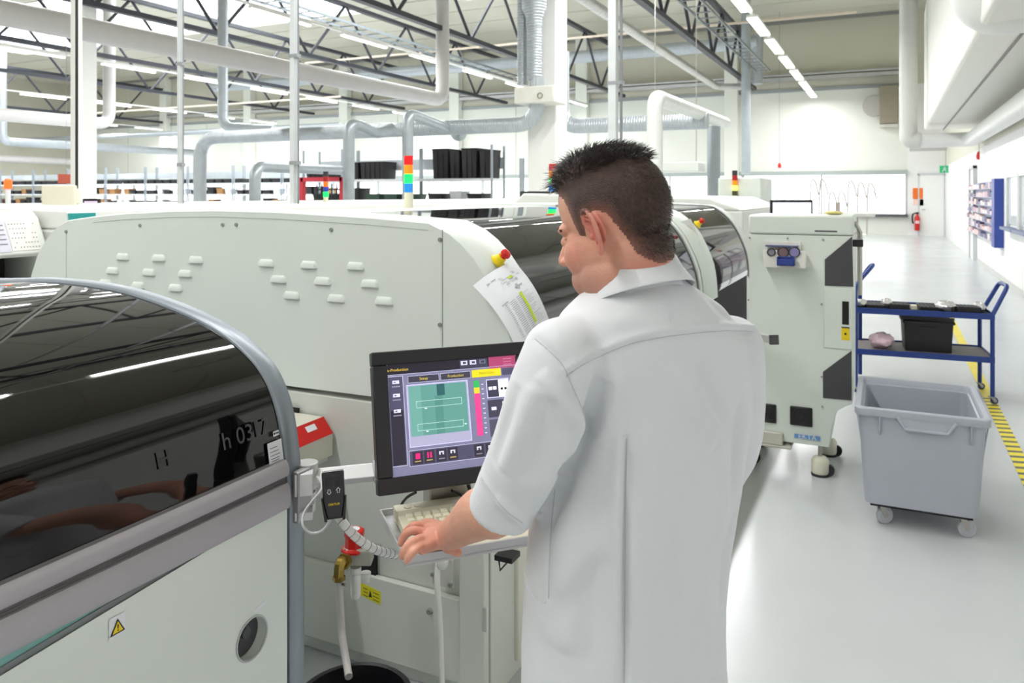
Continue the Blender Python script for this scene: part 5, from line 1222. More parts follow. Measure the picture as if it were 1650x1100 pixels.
crumple('foil_bag', on_cart(.94, .25, .701), (.045, .16, .034), FOIL, 'crumpled foil bag at the right end under the trolley handle', 'bag', 6)
o = MB().box(on_cart(.445, .14, .718), (.045, .07, .034), rz=qrz).build('small_box', mat('cream_card', 'e6e0cc', .6), None, bevel=.002); tag(o, 'small cream box between black trays on the trolley top', 'box')
crumple('pink_bag', on_cart(.21, .18, .361), (.10, .12, .062), mat('pink_antistatic', 'ffdce8', .35, var=.04, vs=30), 'crumpled pink antistatic bag on the lower trolley shelf', 'bag', 9)
p = on_cart(.55, .24, .361); cr = thing('black_crate', 'black stacking crate with open top on the lower trolley shelf', 'crate', p, qrz)
cw, cd_, ch = .36, .30, .25
MB().loft([rr(-cw/2+.012, -cd_/2+.012, cw/2-.012, cd_/2-.012, .01, 0), rr(-cw/2, -cd_/2, cw/2, cd_/2, .012, ch-.02), rr(-cw/2-.012, -cd_/2-.012, cw/2+.012, cd_/2+.012, .012, ch-.018), rr(-cw/2-.012, -cd_/2-.012, cw/2+.012, cd_/2+.012, .012, ch), rr(-cw/2+.003, -cd_/2+.003, cw/2-.003, cd_/2-.003, .01, ch), rr(-cw/2+.015, -cd_/2+.015, cw/2-.015, cd_/2-.015, .01, .006)]).build('shell', TRB, cr, world=False)
MB().bb((-.06, -cd_/2-.006, ch-.06), (.06, -cd_/2+.002, ch-.045)).build('grip', BLACK, cr, world=False, bevel=.002)
MB().prism([(-cw/2-.03, -cd_/2-.012, ch+.012), (cw/2-.0, -cd_/2-.012, ch+.003), (cw/2+.04, cd_/2*.4, ch+.003), (-cw/2-.0, cd_/2*.4, ch+.014)], (0, 0, .004)).build('lid_sheet', mat('lid_charcoal', '2c2b2f', .5), cr, world=False, smooth=0)
# ================================================================== right wall and aisle end
bd = thing('wall_rack', 'blue framed wall rack full of pinkish small bins on the right wall', 'wall rack', (XR-.1, 20.5, 1.25))
y0, y1, z0, z1 = 17.9, 23.9, .66, 1.92
MB().bb((XR-.04, y0, z0), (XR-.005, y1, z1)).build('back_panel', mat('rack_panel_bluegrey', 'a3a9c8', .5), bd)
MB().bb((XR-.16, y0-.45, z0-.03), (XR-.003, y0, z1+.03)).build('end_panel', mat('rack_blue', '30489c', .4), bd)
cols_ = ['d9c3cc', 'e6dcdf', 'c9a9b4', '8f8ca8', 'e8c9c4', '5d5a78']
random.seed(11)
for r in range(7):
    z = z0+.06+.175*r
    MB().bb((XR-.14, y0+.02, z-.012), (XR-.04, y1-.02, z)).build('shelf', mat('rack_shelf', 'b9bccb', .5), bd)
    y = y0+.1
    while y < y1-.4:
        w_ = .36+.12*random.random(); hh = .06+.07*random.random(); c = random.choice(cols_)
        bo = MB().bb((XR-.135, y, z), (XR-.045, y+w_, z+hh)).build('small_bin', mat('bin_'+c, c, .5), bd); y += w_+.05
sg = thing('exit_sign', 'green emergency exit sign with running figure hanging before the far door', 'exit sign', (1.3, 33.0, 2.75))
a = onY(1514, 267, 33); b_ = onY(1534, 278, 33)
MB().bb((a.x, 33, b_.z), (b_.x, 33.05, a.z)).build('sign_panel', mat('exit_green', '149a62', .4, emit='149a62', es=.8), sg)
cx = (a.x+b_.x)/2; zz = (a.z+b_.z)/2
MB().bb((cx+.08, 32.985, zz-.1), (cx+.18, 33, zz+.1)).build('door_symbol', PAPER, sg)
MB().ell((cx-.03, 32.99, zz+.07), (.02, .008, .02), n=10).tube([(cx-.03, 32.992, zz+.045), (cx-.06, 32.992, zz-.02), (cx-.12, 32.992, zz-.09)], .014, n=6).tube([(cx-.05, 32.992, zz-.01), (cx+.0, 32.992, zz-.05), (cx+.01, 32.992, zz-.1)], .014, n=6).tube([(cx-.1, 32.992, zz+.03), (cx-.035, 32.992, zz+.035), (cx+.03, 32.992, zz+.01)], .01, n=6).build('running_figure', PAPER, sg)
MB().cyl(((a.x+b_.x)/2, 33.02, a.z), ((a.x+b_.x)/2, 33.02, a.z+1.0), .012, n=8).build('hanger', mat('hanger_grey', 'a4a6a6', .5), sg)
o = MB().bb((.66, 33.0, onY(1500, 243, 33).z), (1.9, 33.12, onY(1500, 238, 33).z)).build('trim_20', mat('beam_grey', 'bdbdba', .5), None, smooth=0); structure(o)
fe = thing('fire_extinguisher', 'red fire extinguisher with black hose hanging at the end wall by the door', 'fire extinguisher', onY(1477, 372, YF-.15))
c = onY(1478, 358, YF-.16)
MB().lathe((c.x, c.y, c.z-.33), [(0, 0), (.085, .0), (.095, .02), (.095, .5), (.07, .58), (.03, .62), (.03, .66), (0, .67)], n=20).build('cylinder', RED, fe)
MB().bb((c.x-.05, c.y-.03, c.z+.33), (c.x+.06, c.y+.03, c.z+.4)).build('valve', BLACK, fe, bevel=.01)
MB().tube(spline([(c.x-.03, c.y, c.z+.36), (c.x-.16, c.y, c.z+.30), (c.x-.17, c.y, c.z+.05), (c.x-.14, c.y, c.z-.05)], 6), .028, n=8).build('hose', BLACK, fe)
MB().bb((c.x-.07, c.y-.1, c.z-.05), (c.x+.07, c.y-.094, c.z+.06)).build('label', mat('label_pale', 'f0c8cc', .5), fe)
o = MB().bb((onY(1471, 303, YF-.06).x, YF-.04, onY(1471, 320, YF-.06).z), (onY(1487, 303, YF-.06).x, YF-.005, onY(1471, 303, YF-.06).z)).build('notice_board', mat('sign_orange', 'f07420', .5), None); tag(o, 'bright orange notice above the fire extinguisher', 'sign')
o = MB().bb((onY(1472, 321, YF).x, YF-.03, onY(1471, 330, YF).z), (onY(1481, 321, YF).x, YF-.005, onY(1471, 321, YF).z)).build('notice_board', mat('sign_pink', 'f6cfc6', .5), None); tag(o, 'pale pink notice just below the orange one, left', 'sign')
o = MB().bb((onY(1482, 321, YF).x, YF-.03, onY(1471, 331, YF).z), (onY(1488, 321, YF).x, YF-.005, onY(1471, 321, YF).z)).build('notice_board', mat('sign_rose', 'e89a8c', .5), None); tag(o, 'small rose notice below the orange one, right', 'sign')
# wall mounted heater/speaker box
hb = thing('wall_heater', 'brown-grey box unit with a round disc on its left, high on the end wall', 'wall unit', onY(1430, 170, YF-.5))
a = onY(1417, 138, YF-.7); b_ = onY(1447, 198, YF-.7)
MB().bb((a.x, YF-.7, b_.z), (b_.x, YF-.0, a.z)).build('housing', mat('heater_taupe', '98907e', .5, var=.05), hb, bevel=.03)
c = onY(1408, 171, YF-.5); MB().cyl((c.x, YF-.62, c.z), (c.x, YF-.4, c.z), .42, n=32).bb((c.x, YF-.56, c.z-.15), (a.x+.05, YF-.45, c.z+.15)).build('fan_disc', mat('disc_grey', 'b4b2aa', .5), hb, bevel=.02)
MB().bb((a.x, YF-.6, b_.z-.12), (b_.x, YF-.05, b_.z-.02)).build('bracket', mat('bracket_pale', 'd8d6cc', .5), hb)
# bulkhead and ducts on the right
bh = MB().bb((.80, -6, 3.32), (1.94, 23, 6.4)); structure(bh.build('trim_21', mat('bulkhead_white', 'e9e8e0', .5, var=.01), bevel=.05, seg=3))
structure(MB().bb((1.22, -6, 3.295), (1.24, 22.9, 3.325)).build('trim_22', mat('seam_grey', '8a8a88', .6)))
DW = mat('duct_white', 'e6e7e4', .35, var=.02)
o = MB().tube(fillet([(1.72, -5, 2.94), (1.72, 21.2, 2.94), (.60, 21.2, 2.94)], .3), .17, n=24).build('air_duct', DW, None); tag(o, 'white round duct running under the bulkhead along the right wall', 'air duct')
o = MB().tube(fillet([(.66, 21.2, 2.94), (.40, 21.2, 2.95), (.40, 21.2, 8.9)], .35, 10), .20, n=24).build('air_duct', mat('duct_pale_grey', 'cfd0ca', .4, var=.02), None); tag(o, 'tall pale vertical duct with bottom elbow, just left of the white bulkhead', 'air duct')
q = at(1618, -14, 7.2)
o = MB().tube(fillet([q+Vector((0, .75, 2.6)), q+Vector((0, .75, .28)), q+Vector((0, .7, .12)), q+Vector((.62, .45, .1))], .5, 6), .40, n=28).build('air_duct', DW, None, smooth=20); tag(o, 'huge white elbow duct hanging in the top right corner', 'air duct')
def sprinkler(px, py, Y, top, lab):
    p = onY(px, py, Y); t = thing('pull_cord', lab, 'pull cord', p)
    MB().cyl(p, (p.x, p.y, top), .012, n=6).build('cord', mat('hanger_grey'), t); MB().lathe(p+Vector((0, 0, -.1)), [(0, 0), (.06, .02), (.07, .1), (.04, .2), (0, .22)], n=12).build('red_knob', RED, t)
sprinkler(1578, 251, 22, 4.0, 'thin cord with a red knob hanging near the right wall')
sprinkler(1256, 267, 33, ZC, 'red-tipped cord hanging before the end wall, left of the box unit')
# ================================================================== ducts and pipes
def wavy(name, axis, col, sc=7):
    m = mat(name, col, .32, metal=.4, var=.06, vs=7); nt = m.node_tree; b_ = nt.nodes['Principled BSDF']; tc = [x for x in nt.nodes if x.type == 'TEX_COORD'][0]
    wv = nt.nodes.new('ShaderNodeTexWave'); wv.bands_direction = axis; wv.inputs['Scale'].default_value = sc; wv.inputs['Distortion'].default_value = .3
    bp = nt.nodes.new('ShaderNodeBump'); bp.inputs['Strength'].default_value = .35; bp.inputs['Distance'].default_value = .02
    nt.links.new(tc.outputs['Object'], wv.inputs['Vector']); nt.links.new(wv.outputs['Fac'], bp.inputs['Height']); nt.links.new(bp.outputs['Normal'], b_.inputs['Normal']); return m
GX = wavy('spiral_duct_x', 'X', 'b9c0c6'); GZ = wavy('spiral_duct_z', 'Z', 'b2b8be'); GY = wavy('duct_along_y', 'Y', 'c4c4c0', 1.5)
PALE = mat('duct_pale_lilac', 'c9c6c4', .5, var=.02)
def duct(pts, r, M_, label, f=None, name='air_duct', n=20, cat='air duct'):
    o = MB().tube(fillet(pts, f or r*2.2, 7), r, n=n).build(name, M_, None, smooth=50); tag(o, label, cat); return o
V3 = Vector
duct([(-11, 2.0, 4.12), (-11, 18.4, 4.22), (-11, 18.4, 8.95)], .185, PALE, 'big pale duct crossing from the top left corner to an upward elbow')
duct([(-25, 4, 4.1), (-25, 18.8, 4.15), (-25, 18.8, 8.95)], .205, PALE, 'pale duct ending in an upward elbow beside the left white column')
duct([(-37, 34, 4.1), (-37, 22.3, 4.1), (-37, 22.3, 8.95)], .2, GZ, 'duct dropping at the far left and turning right below the lamps')
duct([(-46, 5, 3.7), (-46, 33, 3.7)], .22, PALE, 'long low pale duct in front of the far left wall')
def col_x(px, Y): return onY(px, 300, Y).x
# duct across at Y=13 : rises from the floor line at left, runs right, up beside the column
xa, xb = col_x(322, 11.35), col_x(866, 11.35)
duct([(xa, 11.35, 0), (xa, 11.35, 2.77), (xb, 11.35, 2.77), (xb, 11.35, 3.5)], .125, GX, 'spiral duct rising behind the louvred machine and running right to the column', f=.45)
xc, xd = col_x(905, 13), col_x(1150, 13)
duct([(xc, 13, 4.2), (xc, 13, 2.86), (xd-.1, 13, 2.86)], .135, GX, 'shiny spiral duct running right from the column behind the man', f=.35)
cb = thing('junction_box', 'white junction box clamped round the column behind the man', 'box', (-5.3, 11.6, 4.2))
a, b_ = onY(829, 141, 11.12), onY(893, 164, 11.12)
MB().bb((a.x, 11.1, b_.z), (b_.x, 11.64, a.z)).build('housing', mat('box_white', 'e6e4dc', .5), cb, bevel=.02)
p = onY(870, 154, 11.09); MB().tube([(p.x+.04*math.cos(t), 11.09, p.z+.04*math.sin(t)) for t in [2*PI*k/16 for k in range(17)]], .008, n=5).build('round_seal', mat('heater_taupe'), cb)
x = col_x(861, 11.35); duct([(x, 11.35, 3.47), (x, 11.35, 5.2)], .125, GZ, 'wide vertical duct on the left face of the column, between box and funnel')
o = MB().lathe((x, 11.35, 4.3), [(.135, 0), (.135, .15), (.2, .3), (.2, 4.65), (.15, 4.65)], n=24).build('duct_funnel', GZ, None); tag(o, 'funnel-shaped widening of the duct at the top of the column', 'air duct')
x = col_x(841, 11.4); duct([(x, 11.4, 3.4), (x, 11.4, 8.95)], .075, GZ, 'thin vertical duct beside the wide one, left of the column')
# goosenecks
y0, y1 = 10.2, 14.6; xg = -2.82
duct([(xg, y0, 0), (xg, y0, 2.95), (xg, y1+.5, 3.0)], .105, mat('duct_cream_white', 'e3e5e2', .35), 'large white gooseneck duct rising behind the man and running back', f=.22)
p = at(1150, 300, 14.36); duct([(p.x, p.y, 0), (p.x, p.y, 2.9)], .12, mat('duct_bluegrey', 'a9b1b6', .4, var=.04), 'blue-grey vertical duct meeting the end of the white gooseneck')
p = at(657, 300, 12); xq = p.x; gk = duct([(p.x, p.y, 0), (p.x, p.y, 2.90), (p.x+.0, p.y+1.45, 2.72)], .085, GALV, 'slim gooseneck duct rising directly behind the four-colour signal tower', f=.2)
p2 = Vector((p.x, p.y+1.58, 2.70)); o = MB().lathe(p2, [(0, -.05), (.10, -.045), (.14, 0), (.12, .05), (.06, .1), (0, .1)], ax=(.4, -1, .1), n=20).build('flange', GALV, gk)
p = at(562, 300, 11.5); duct([(p.x, p.y, 0), (p.x, p.y, 2.70), at(585, 204, 11.8), at(606, 216, 12.05), at(632, 207, 12.3)], .085, GALV, 'duct with wavy flexible end, left of the slim gooseneck', f=.2)
p = at(411, 300, 9.5); q = at(552, 270, 12.5); duct([(p.x, p.y, 0), (p.x, p.y, 1.99), (q.x, q.y, 2.03)], .07, GALV, 'low gooseneck duct left of the wavy one, bending right', f=.18)
p = at(359, 100, 21); duct([(p.x, p.y, 8.9), (p.x, p.y, 3.45), (p.x+1.4, p.y+.4, 3.35)], .135, GZ, 'thin vertical duct dropping from the roof left of the picture middle', f=.3)
p = at(1202, 200, 29); duct([(p.x, p.y, ZC-.05), (p.x, p.y, 2.4)], .17, mat('duct_bluegrey'), 'vertical blue-grey duct by the end wall left of the pale panel')
duct([(-6.1, 7, 6.05), (-6.1, 30.9, 5.85), (-4.9, 31.2, 5.8)], .13, GY, 'round duct running diagonally from the top middle to the end wall', f=.3)
duct([(-34, 32, 7.6), (-4.7, 32, 7.65)], .27, GX, 'thick spiral duct running across under the roof at the far end')
duct([(-4.7, 32, 7.95), (-4.7, 32, 6.0)], .2, GZ, 'short vertical duct at the right end of the thick roof duct')
duct([(-24, 28, 7.63), (-1, 28, 7.63)], .045, mat('pipe_peach', 'e6d6c4', .5), 'thin peach-coloured pipe crossing under the roof', name='pipe', cat='pipe')
duct([(-44, 28, 6.0), (-22, 28, 6.0)], .045, mat('pipe_peach'), 'thin peach-coloured pipe crossing at the left below the truss', name='pipe', cat='pipe')
duct([(-49, 30.5, 5.0), (-24, 30.5, 5.0)], .14, GX, 'lower spiral duct across the far left of the hall')
# service poles
def pole(px, d, w, label, cond=True, z0=0):
    p = at(px, 300, d); t = thing('service_pole', label, 'service pole', (p.x, p.y, 0))
    MB().bb((p.x-w/2, p.y-w/2, z0), (p.x+w/2, p.y+w/2, ZC)).build('profile', mat('pole_alu', 'dfe3e5', .4, metal=.3), t)
    if cond:
        MB().cyl((p.x+w*.95, p.y+w*.25, z0), (p.x+w*.95, p.y+w*.25, ZC), w*.18, n=8).build('conduit', mat('conduit_grey', '8d8f92', .4), t)
        for k in range(7): MB().bb((p.x-w*.6, p.y-w*.6, 1.9+k*.9), (p.x+w*1.3, p.y+w*.6, 1.93+k*.9)).build('clamp', mat('clamp_zinc', 'a3a7ab', .4, metal=.4), t)
    return t
pole(988, 8.2, .085, 'double aluminium service pole with cables rising behind the man\'s head', z0=1.63)
pole(473, 6.6, .045, 'slim aluminium service pole left of the red-green signal tower', z0=1.57)
pole(290, 7.0, .034, 'slim service pole standing behind the left end of the louvred machine', z0=1.56)
p = at(124, 300, 6.2); t = thing('service_pole', 'white square pole with a black edge strip at the left', 'service pole', (p.x, p.y, 0))
MB().bb((p.x-.035, p.y-.03, 0), (p.x+.022, p.y+.03, ZC)).build('profile', mat('column_white'), t); MB().bb((p.x+.022, p.y-.03, 0), (p.x+.032, p.y-.012, ZC)).build('edge_strip', BLACK, t)
# ================================================================== second production line
OV = mat('oven_white', 'eceee8', .4, var=.01)
ov = thing('reflow_oven', 'long white machine with slanted control console, behind the louvred machine at the left', 'machine', (-5.3, 3.4, 0))
MB().bb((-6.4, .6, 0), (-4.75, 3.04, 1.08)).bb((-6.4, .6, 1.08), (-5.2, 3.04, 1.30)).build('body', OV, ov, bevel=.01)
MB().prism([(-6.4, .6, 1.28), (-4.62, .6, 1.28), (-4.58, .6, 1.30), (-4.68, .6, 1.51), (-4.74, .6, 1.55), (-6.4, .6, 1.55)], (0, 2.44, 0)).build('console_hood', OV, ov, smooth=0, bevel=.01)
nn = Vector((.21, 0, .10)).normalized(); tt = Vector((-.10, 0, .21)).normalized()
pm = MB(); c0 = Vector((-4.63, 3.25, 1.405)); 
def cpl(cy, w_, h_, k, dz=0, off_=.003):
    c = Vector((c0.x, cy, c0.z))+nn*off_+tt*dz; pm.mt(k).quad(c+Vector((0, -w_/2, 0))-tt*h_/2, c+Vector((0, w_/2, 0))-tt*h_/2, c+Vector((0, w_/2, 0))+tt*h_/2, c+Vector((0, -w_/2, 0))+tt*h_/2)
cpl(2.915, .17, .19, 0); cpl(2.765, .12, .2, 1)
random.seed(4)
for r in range(6):
    for k in range(9):
        if random.random() < .8: cpl(2.845+.018*k, .006, .007, 2, .075-.03*r, .005)
for r in range(5): cpl(2.775, .07, .006, 2, .07-.03*r, .005)
pm.build('control_panel', [mat('panel_cream', 'f2f0e8', .5), mat('panel_lilac', 'dcdbe8', .5), INK], ov, smooth=0)
MB().bb((-5.19, .8, 1.085), (-4.95, 3.0, 1.275)).build('open_bay', DARK, ov)
for i, (yy, c, s_) in enumerate(((2.50, 'e2cc20', .05), (2.62, '9a9aa2', .09), (2.73, '2b58b0', .06), (2.83, 'b9b9bd', .09), (2.94, '6d6a70', .06))):
    o = MB().bb((-4.93, yy-s_/2, 1.081), (-4.80, yy+s_/2, 1.10+.04*(i % 2+1))).build('supply_box', mat('supply_'+c, c, .5), None, bevel=.006)
    tag(o, ('small yellow box', 'flat grey box', 'small blue box', 'long pale grey box', 'short dark grey box')[i]+' on the ledge in the open bay of the console machine', 'box')
ovb = thing('reflow_oven', 'very long white machine with flat top behind the louvred machine, carrying two signal towers', 'machine', (-5.4, 9, 0))
MB().bb((-6.3, 3.07, 0), (-4.45, 13.5, 1.44)).build('body', OV, ovb, bevel=.02)
MB().prism([(-6.3, 3.07, 1.44), (-4.45, 3.07, 1.44), (-4.47, 3.07, 1.55), (-6.2, 3.07, 1.58)], (0, 10.4, 0)).build('top_hood', OV, ovb, smooth=0, bevel=.01)
tp = onX(128, 347, -4.42); MB().bb((-4.475, 3.08, 1.485), (-4.445, 3.25, 1.535)).build('teal_panel', mat('teal_panel', '22a2a0', .4), ovb)
p = at(525, 324, 8.4); light_tower(ovb, (p.x, p.y, 1.56), [('38343a', .0001), ('a01c1c', .2), ('f06a18', .8), ('2a3ca0', .3), ('10ff50', 4.0)], .028, .055, .06)
m4 = thing('tall_machine', 'big plain white machine block beyond the second curved machine', 'machine', (-2.6, 13, 0))
a, b_ = onY(1157, 290, 12), onY(1226, 290, 12); MB().bb((a.x, 12, 0), (b_.x, 13.2, 1.9)).build('body', mat('oven_pale_green', 'e2e8e0', .45), m4, bevel=.02)
p = onY(1184, 315, 11.95); light_tower(m4, (p.x, 11.95, 1.60), [('3a3034', .0001), ('b01c1c', .2), ('f08a18', .7), ('f6ee70', 2.0), ('4a4a20', .001)], .04, .075, .03)
m5 = thing('low_machine', 'long low white machine top running back between curved machines and the end wall', 'machine', (-1.8, 9.5, 0))
MB().bb((-3.6, 7.3, 0), (-1.2, 9.9, 1.5)).prism([(-3.6, 7.3, 1.5), (-1.2, 7.3, 1.5), (-1.5, 7.3, 1.62), (-3.4, 7.3, 1.66)], (0, 2.6, 0)).build('body', OV, m5, bevel=.02)
light_tower(m5, (-3.3, 7.85, 1.6), [('c02020', .3), ('f08a10', .5), ('20e060', 3.0), ('1c86d8', .5)], .045, .075, .08)
# desks, screens
def screen(px, py0, px1, py1, d, name, lab, lit=None, cat='monitor', zf=None):
    a = at(px, py0, d); b_ = at(px1, py1, d); c = (a+b_)/2; w_ = (Vector((b_.x, b_.y, 0))-Vector((a.x, a.y, 0))).length; h_ = a.z-b_.z
    t = thing(name, lab, cat, (c.x, c.y, b_.z), TH)
    MB().bb((-w_/2, 0, 0), (w_/2, .03, h_)).build('housing', BLACK, t, world=False, bevel=.004)
    MB().bb((-w_/2+.016, -.003, .016), (w_/2-.016, .001, h_-.02)).build('display', mat('display_'+(lit or 'off'), lit or '55525c', .25, emit=lit, es=.55*EXG) if lit else mat('display_off', '5c5862', .3), t, world=False)
    MB().bb((-.03, .03, min(0, zf-b_.z)), (.03, .05, h_*.6)).bb((-.09, -.03, (zf-b_.z)), (.09, .12, (zf-b_.z)+.015)).bb((-.02, .03, zf-b_.z), (.02, .05, 0)).build('stand', CHAR, t, world=False)
    return t
screen(1242, 322, 1310, 362, 6.6, 'monitor', 'white lit screen with dark frame peeking over the tall cabinet', 'e9ecf8', zf=0)
screen(838, 308, 886, 320, 8.3, 'monitor', 'dark flat screen lying low on the machine top left of the man\'s face', zf=1.62)
screen(133, 320, 160, 338, 6.6, 'monitor', 'small pinkish-white screen by the left column', 'cfbcd4', zf=1.56)
mn = thing('beige_monitor', 'beige old monitor seen from behind on the console machine at the left', 'monitor', (at(98, 330, 6.0).x, at(98, 330, 6.0).y, 1.56), .6)
MB().prism([(-.12, 0, 0), (.12, 0, 0), (.12, 0, .16), (-.12, 0, .16)], (0, -.05, 0)).build('front_shell', mat('crt_beige', 'e8e4d2', .5), mn, world=False, bevel=.01)
MB().loft([[(-.11, 0, .01), (.11, 0, .01), (.11, 0, .15), (-.11, 0, .15)], [(-.08, .16, .02), (.08, .16, .02), (.08, .16, .12), (-.08, .16, .12)]]).build('rear_shell', mat('crt_beige'), mn, world=False, smooth=0, bevel=.01)
lt = thing('signal_lamp', 'orange-red warning lamp on a white stem at the far left edge', 'signal lamp', (at(13, 335, 6).x, at(13, 335, 6).y, 1.561))
p = at(13, 325, 6.0); MB().cyl((p.x, p.y, 1.561), (p.x, p.y, p.z+.1), .018, n=12).build('stem', PAPER, lt); MB().lathe((p.x, p.y, p.z+.1), [(0, 0), (.028, 0), (.028, .06), (.02, .075), (0, .08)], n=16).build('lens', mat('lens_warn', 'f04a18', .3, emit='ff5a20', es=3), lt)
rs = at(107, 288, 20); hs_ = thing('hanging_sign', 'small red-brown sign hanging left of the white pole', 'sign', rs)
MB().box((rs.x, rs.y, rs.z), (.42, .04, .24), rz=TH).build('sign_panel', mat('sign_red', 'c8604a', .5), hs_)
MB().cyl((rs.x, rs.y, rs.z), (rs.x, rs.y, ZC), .006, n=5).build('cord', STEEL, hs_)
# red frame and its mesh
rf = thing('red_frame', 'red square tube frame standing beyond the oven, behind the small signal tower', 'frame', (-9.9, 12, 0))
xa, xb = col_x(487, 12), col_x(553, 12)
for q in (xa, xb): MB().bb((q-.05, 11.95, 0), (q+.05, 12.05, 1.98)).build('post', mat('frame_red', 'd23a4a', .4), rf)
MB().bb((xa, 11.95, 1.9), (xb, 12.05, 1.98)).build('top_bar', mat('frame_red'), rf)
for k in range(3): MB().bb((xa+.3, 12.02, 1.45+.14*k), (xb-.05, 12.04, 1.475+.14*k)).build('mesh_bar', BLACK, rf)
for k in range(6): MB().bb((xa+.35+.12*k, 12.0, 1.3), (xa+.365+.12*k, 12.02, 1.85)).build('mesh_bar', BLACK, rf)
# ================================================================== racks with bins
RK = mat('rack_post_blue_grey', '9fa8b0', .45, metal=.2); RSH_ = mat('rack_shelf_pale', 'dfe3e6', .5); RPAN = mat('rack_panel_pale', 'c4ccd2', .5)
def rack(x0, x1, Y, zs, top, lab, dep=.6):
    t = thing('storage_rack', lab, 'storage rack', ((x0+x1)/2, Y, 0))
    for x in (x0, x1):
        for y in (Y, Y+dep): MB().bb((x-.02, y-.02, 0), (x+.02, y+.02, top)).build('post', RK, t)
    for z in zs: MB().bb((x0, Y-.03, z-.05), (x1, Y+dep+.03, z)).build('shelf', RSH_, t)
    MB().bb((x0+.03, Y+dep-.01, top-.5), (x1-.03, Y+dep, top-.25)).build('back_panel', RPAN, t)
    return t
BIN = mat('bin_black', '1c1b20', .5, var=.15); BRN = mat('carton_brown', 'a87c50', .6, var=.1); GRB = mat('bin_green', '2e4a3a', .5); WBX = mat('carton_white', 'e4e6ea', .6)
def binmesh(w_, d_, h_, name, M_):
    m = MB().loft([rr(-w_/2+.02, -d_/2+.02, w_/2-.02, d_/2-.02, .01, 0, 2), rr(-w_/2, -d_/2, w_/2, d_/2, .015, h_-.03, 2), rr(-w_/2-.012, -d_/2-.012, w_/2+.012, d_/2+.012, .015, h_-.03, 2), rr(-w_/2-.012, -d_/2-.012, w_/2+.012, d_/2+.012, .015, h_, 2), rr(-w_/2+.01, -d_/2+.01, w_/2-.01, d_/2-.01, .01, h_, 2), rr(-w_/2+.02, -d_/2+.02, w_/2-.02, d_/2-.02, .01, .02, 2)])
    return m.build(name, M_, None, smooth=30)
proto = {}
def put_bin(kind, x, y, z, lab, group):
    k = kind
    if k not in proto:
        w_, d_, h_, nm, M_ = {'low': (.36, .5, .17, 'storage_bin', BIN), 'tall': (.36, .5, .3, 'storage_bin', BIN), 'brown': (.34, .4, .24, 'carton', BRN), 'green': (.36, .5, .16, 'storage_bin', GRB), 'white': (.3, .4, .22, 'carton', WBX)}[k]
        proto[k] = binmesh(w_, d_, h_, nm, M_); o = proto[k]
    else: o = proto[k].copy(); C.objects.link(o)
    o.location = (x, y, z); tag(o, lab, 'carton' if k in ('brown', 'white') else 'storage bin', group); return o
random.seed(21)
CN_ = {'low': 'low black bin', 'tall': 'taller black bin', 'brown': 'brown carton', 'green': 'dark green bin', 'white': 'white carton'}
for i in range(9):
    x0 = -42.5+2.6*i; rack(x0, x0+2.5, 24, (.5, 1.2, 1.66, 2.12), 2.85, '%s pale storage rack from the left in the far row of racks' % ORD[i])
    for lv, z in enumerate((1.2, 1.66, 2.12)):
        n = 5
        for k in range(n):
            if random.random() < .08: continue
            kd = random.choice(('low', 'low', 'tall', 'low', 'brown', 'white')) if lv < 2 else 'low'
            put_bin(kd, x0+.3+.47*k, 24.25, z+.001, '%s, %s in its row, on the %s shelf of the %s far rack' % (CN_[kd], ORD[k], ('lower', 'middle', 'top')[lv], ORD[i]), 'bins on the far racks')
xs_r = [col_x(q, 15) for q in (489, 553.5, 657, 795)]
for i in range(3): rack(xs_r[i], xs_r[i+1]-.04, 15, (.5, 1.1, 1.5, 2.0), 2.72, '%s rack from the left in the nearer row, with black boxes on top' % ORD[i])
for i, (x, kd, z) in enumerate([(-12.5, 'low', 1.5), (-12.0, 'low', 1.5), (-11.5, 'tall', 1.5), (-10.9, 'green', 1.5), (-10.4, 'green', 1.5), (-9.9, 'green', 1.5), (-9.2, 'low', 1.5), (-8.7, 'white', 1.5), (-8.2, 'low', 1.5)]):
    put_bin(kd, x, 15.3, z+.001, '%s, %s from the left on the middle shelf of the nearer racks' % (CN_[kd], ORD[i]), 'bins on the nearer racks')
def stackbox(px0, px1, py0, py1, Y, lab):
    a, b_ = onY(px0, py0, Y), onY(px1, py1, Y); zb = 2.001; h_ = a.z-zb
    t = thing('stacked_tote', lab, 'black box', ((a.x+b_.x)/2, Y, zb)); w_ = b_.x-a.x
    MB().loft([rr(a.x+.02, Y+.02, b_.x-.02, Y+.5, .02, zb, 2), rr(a.x, Y, b_.x, Y+.52, .02, zb+h_*.96, 2), rr(a.x-.01, Y-.01, b_.x+.01, Y+.53, .02, zb+h_*.97, 2), rr(a.x-.01, Y-.01, b_.x+.01, Y+.53, .02, zb+h_, 2)]).build('shell', BIN, t, smooth=30)
    n = max(2, int(w_/.12))
    for k in range(1, n): MB().bb((a.x+w_*k/n-.008, Y-.006, zb+.03), (a.x+w_*k/n+.008, Y+.012, zb+h_*.93)).build('rib', BLACK, t)
for a in ((493, 521, 277, 287, 15.02, 'low black box at the left end of the nearer rack top'), (523, 551, 276, 287, 15.02, 'second low black box on the nearer rack top'), (556, 577, 262, 287, 15.02, 'mid-height black box right of the wavy duct'), (580, 619, 261, 287, 15.02, 'wide mid-height black box, right of the narrower one'),
          (696, 722, 240, 287, 15.02, 'tall black box, left one of the tall pair group on the rack'), (724, 740, 242, 287, 15.02, 'narrow tall black box between two wider ones'), (743, 768, 239, 287, 15.02, 'tall black box beside the rack post'), (772, 790, 241, 287, 15.02, 'tall black box at the right end of the rack')): stackbox(*a)
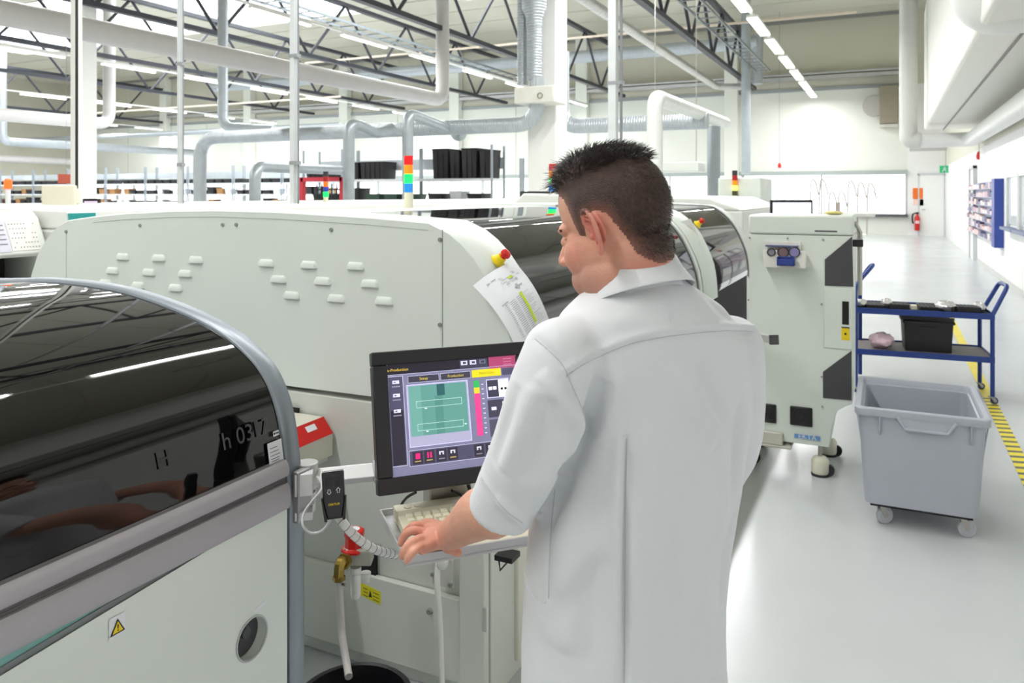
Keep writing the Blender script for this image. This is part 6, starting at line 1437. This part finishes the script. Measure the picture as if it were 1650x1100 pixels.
# bright benches and wire stands before the end windows
def wire_stand(px, Y, n, lab, seed):
    rnd = random.Random(seed); p = onY(px, 330, Y); t = thing('wire_stand', lab, 'wire stand', (p.x, Y, 0)); W = mat('wire_pale', 'b5a8a2', .4, metal=.3)
    MB().bb((p.x-.04, Y-.04, 0), (p.x+.04, Y+.04, 1.5)).build('post', W, t)
    MB().bb((p.x-.5, Y-.2, .85), (p.x+.5, Y+.4, .9)).build('bench_top', OV, t)
    for k in range(n):
        x = p.x-.5+1.0*k/(n-1); z = 1.6+.25*rnd.random()
        MB().tube(spline([(x, Y, .9), (x+.02, Y, z), (x+.1, Y, z+.05), (x+.16, Y, z-.2)], 4), .012, n=5).build('wire_arm', W, t)
wire_stand(1245, 22, 6, 'thin wire stand before the bright windows, above the lit screen', 1)
wire_stand(1350, 16, 7, 'wire stand with many arms before the windows, right of the lit screen', 2)
wire_stand(1100, 24, 7, 'faint wire stand before the windows just right of the man\'s head', 3)
wire_stand(815, 22, 5, 'faint wire stand before the windows left of the column', 4)
o = crumple('yellow_bag', Vector((onY(1343, 347, Yc+.2).x, Yc+.2, CABT+.001)), (.055, .04, .012), mat('bag_yellow', 'e6d890', .5), 'small pale yellow bag on top of the tall cabinet', 'bag', 8)
wb = thing('work_table', 'white work table with steel legs just right of the tall cabinet', 'table', (.0, 7.2, 0))
a = at(1379, 345, 8.0); MB().box((a.x, a.y+.2, 1.44), (.35, .7, .03)).build('table_top', OV, wb)
for dx in (-.15, -.0):
    for dy in (-.1, .5): MB().cyl((a.x+dx, a.y+dy, 0), (a.x+dx, a.y+dy, 1.43), .009, n=10).build('leg', STEEL, wb)
sf = thing('shelf_lamp', 'white hanging work lamp fixture right of the man\'s head', 'lamp', at(1075, 265, 14)); a, b_ = onY(1040, 262, 14.2), onY(1125, 275, 14.2)
MB().bb((a.x, 14.2, b_.z), (b_.x, 14.8, a.z)).build('hood', OV, sf, bevel=.01)
for x in (a.x+.1, b_.x-.1): MB().cyl((x, 14.5, a.z), (x, 14.5, 8.9), .008, n=5).build('suspension', STEEL, sf)
p = at(841, 255, 13); duct([(p.x, p.y, 0), (p.x, p.y, p.z)], .045, GALV, 'short thin vertical duct left of the column base', name='pipe', cat='pipe')
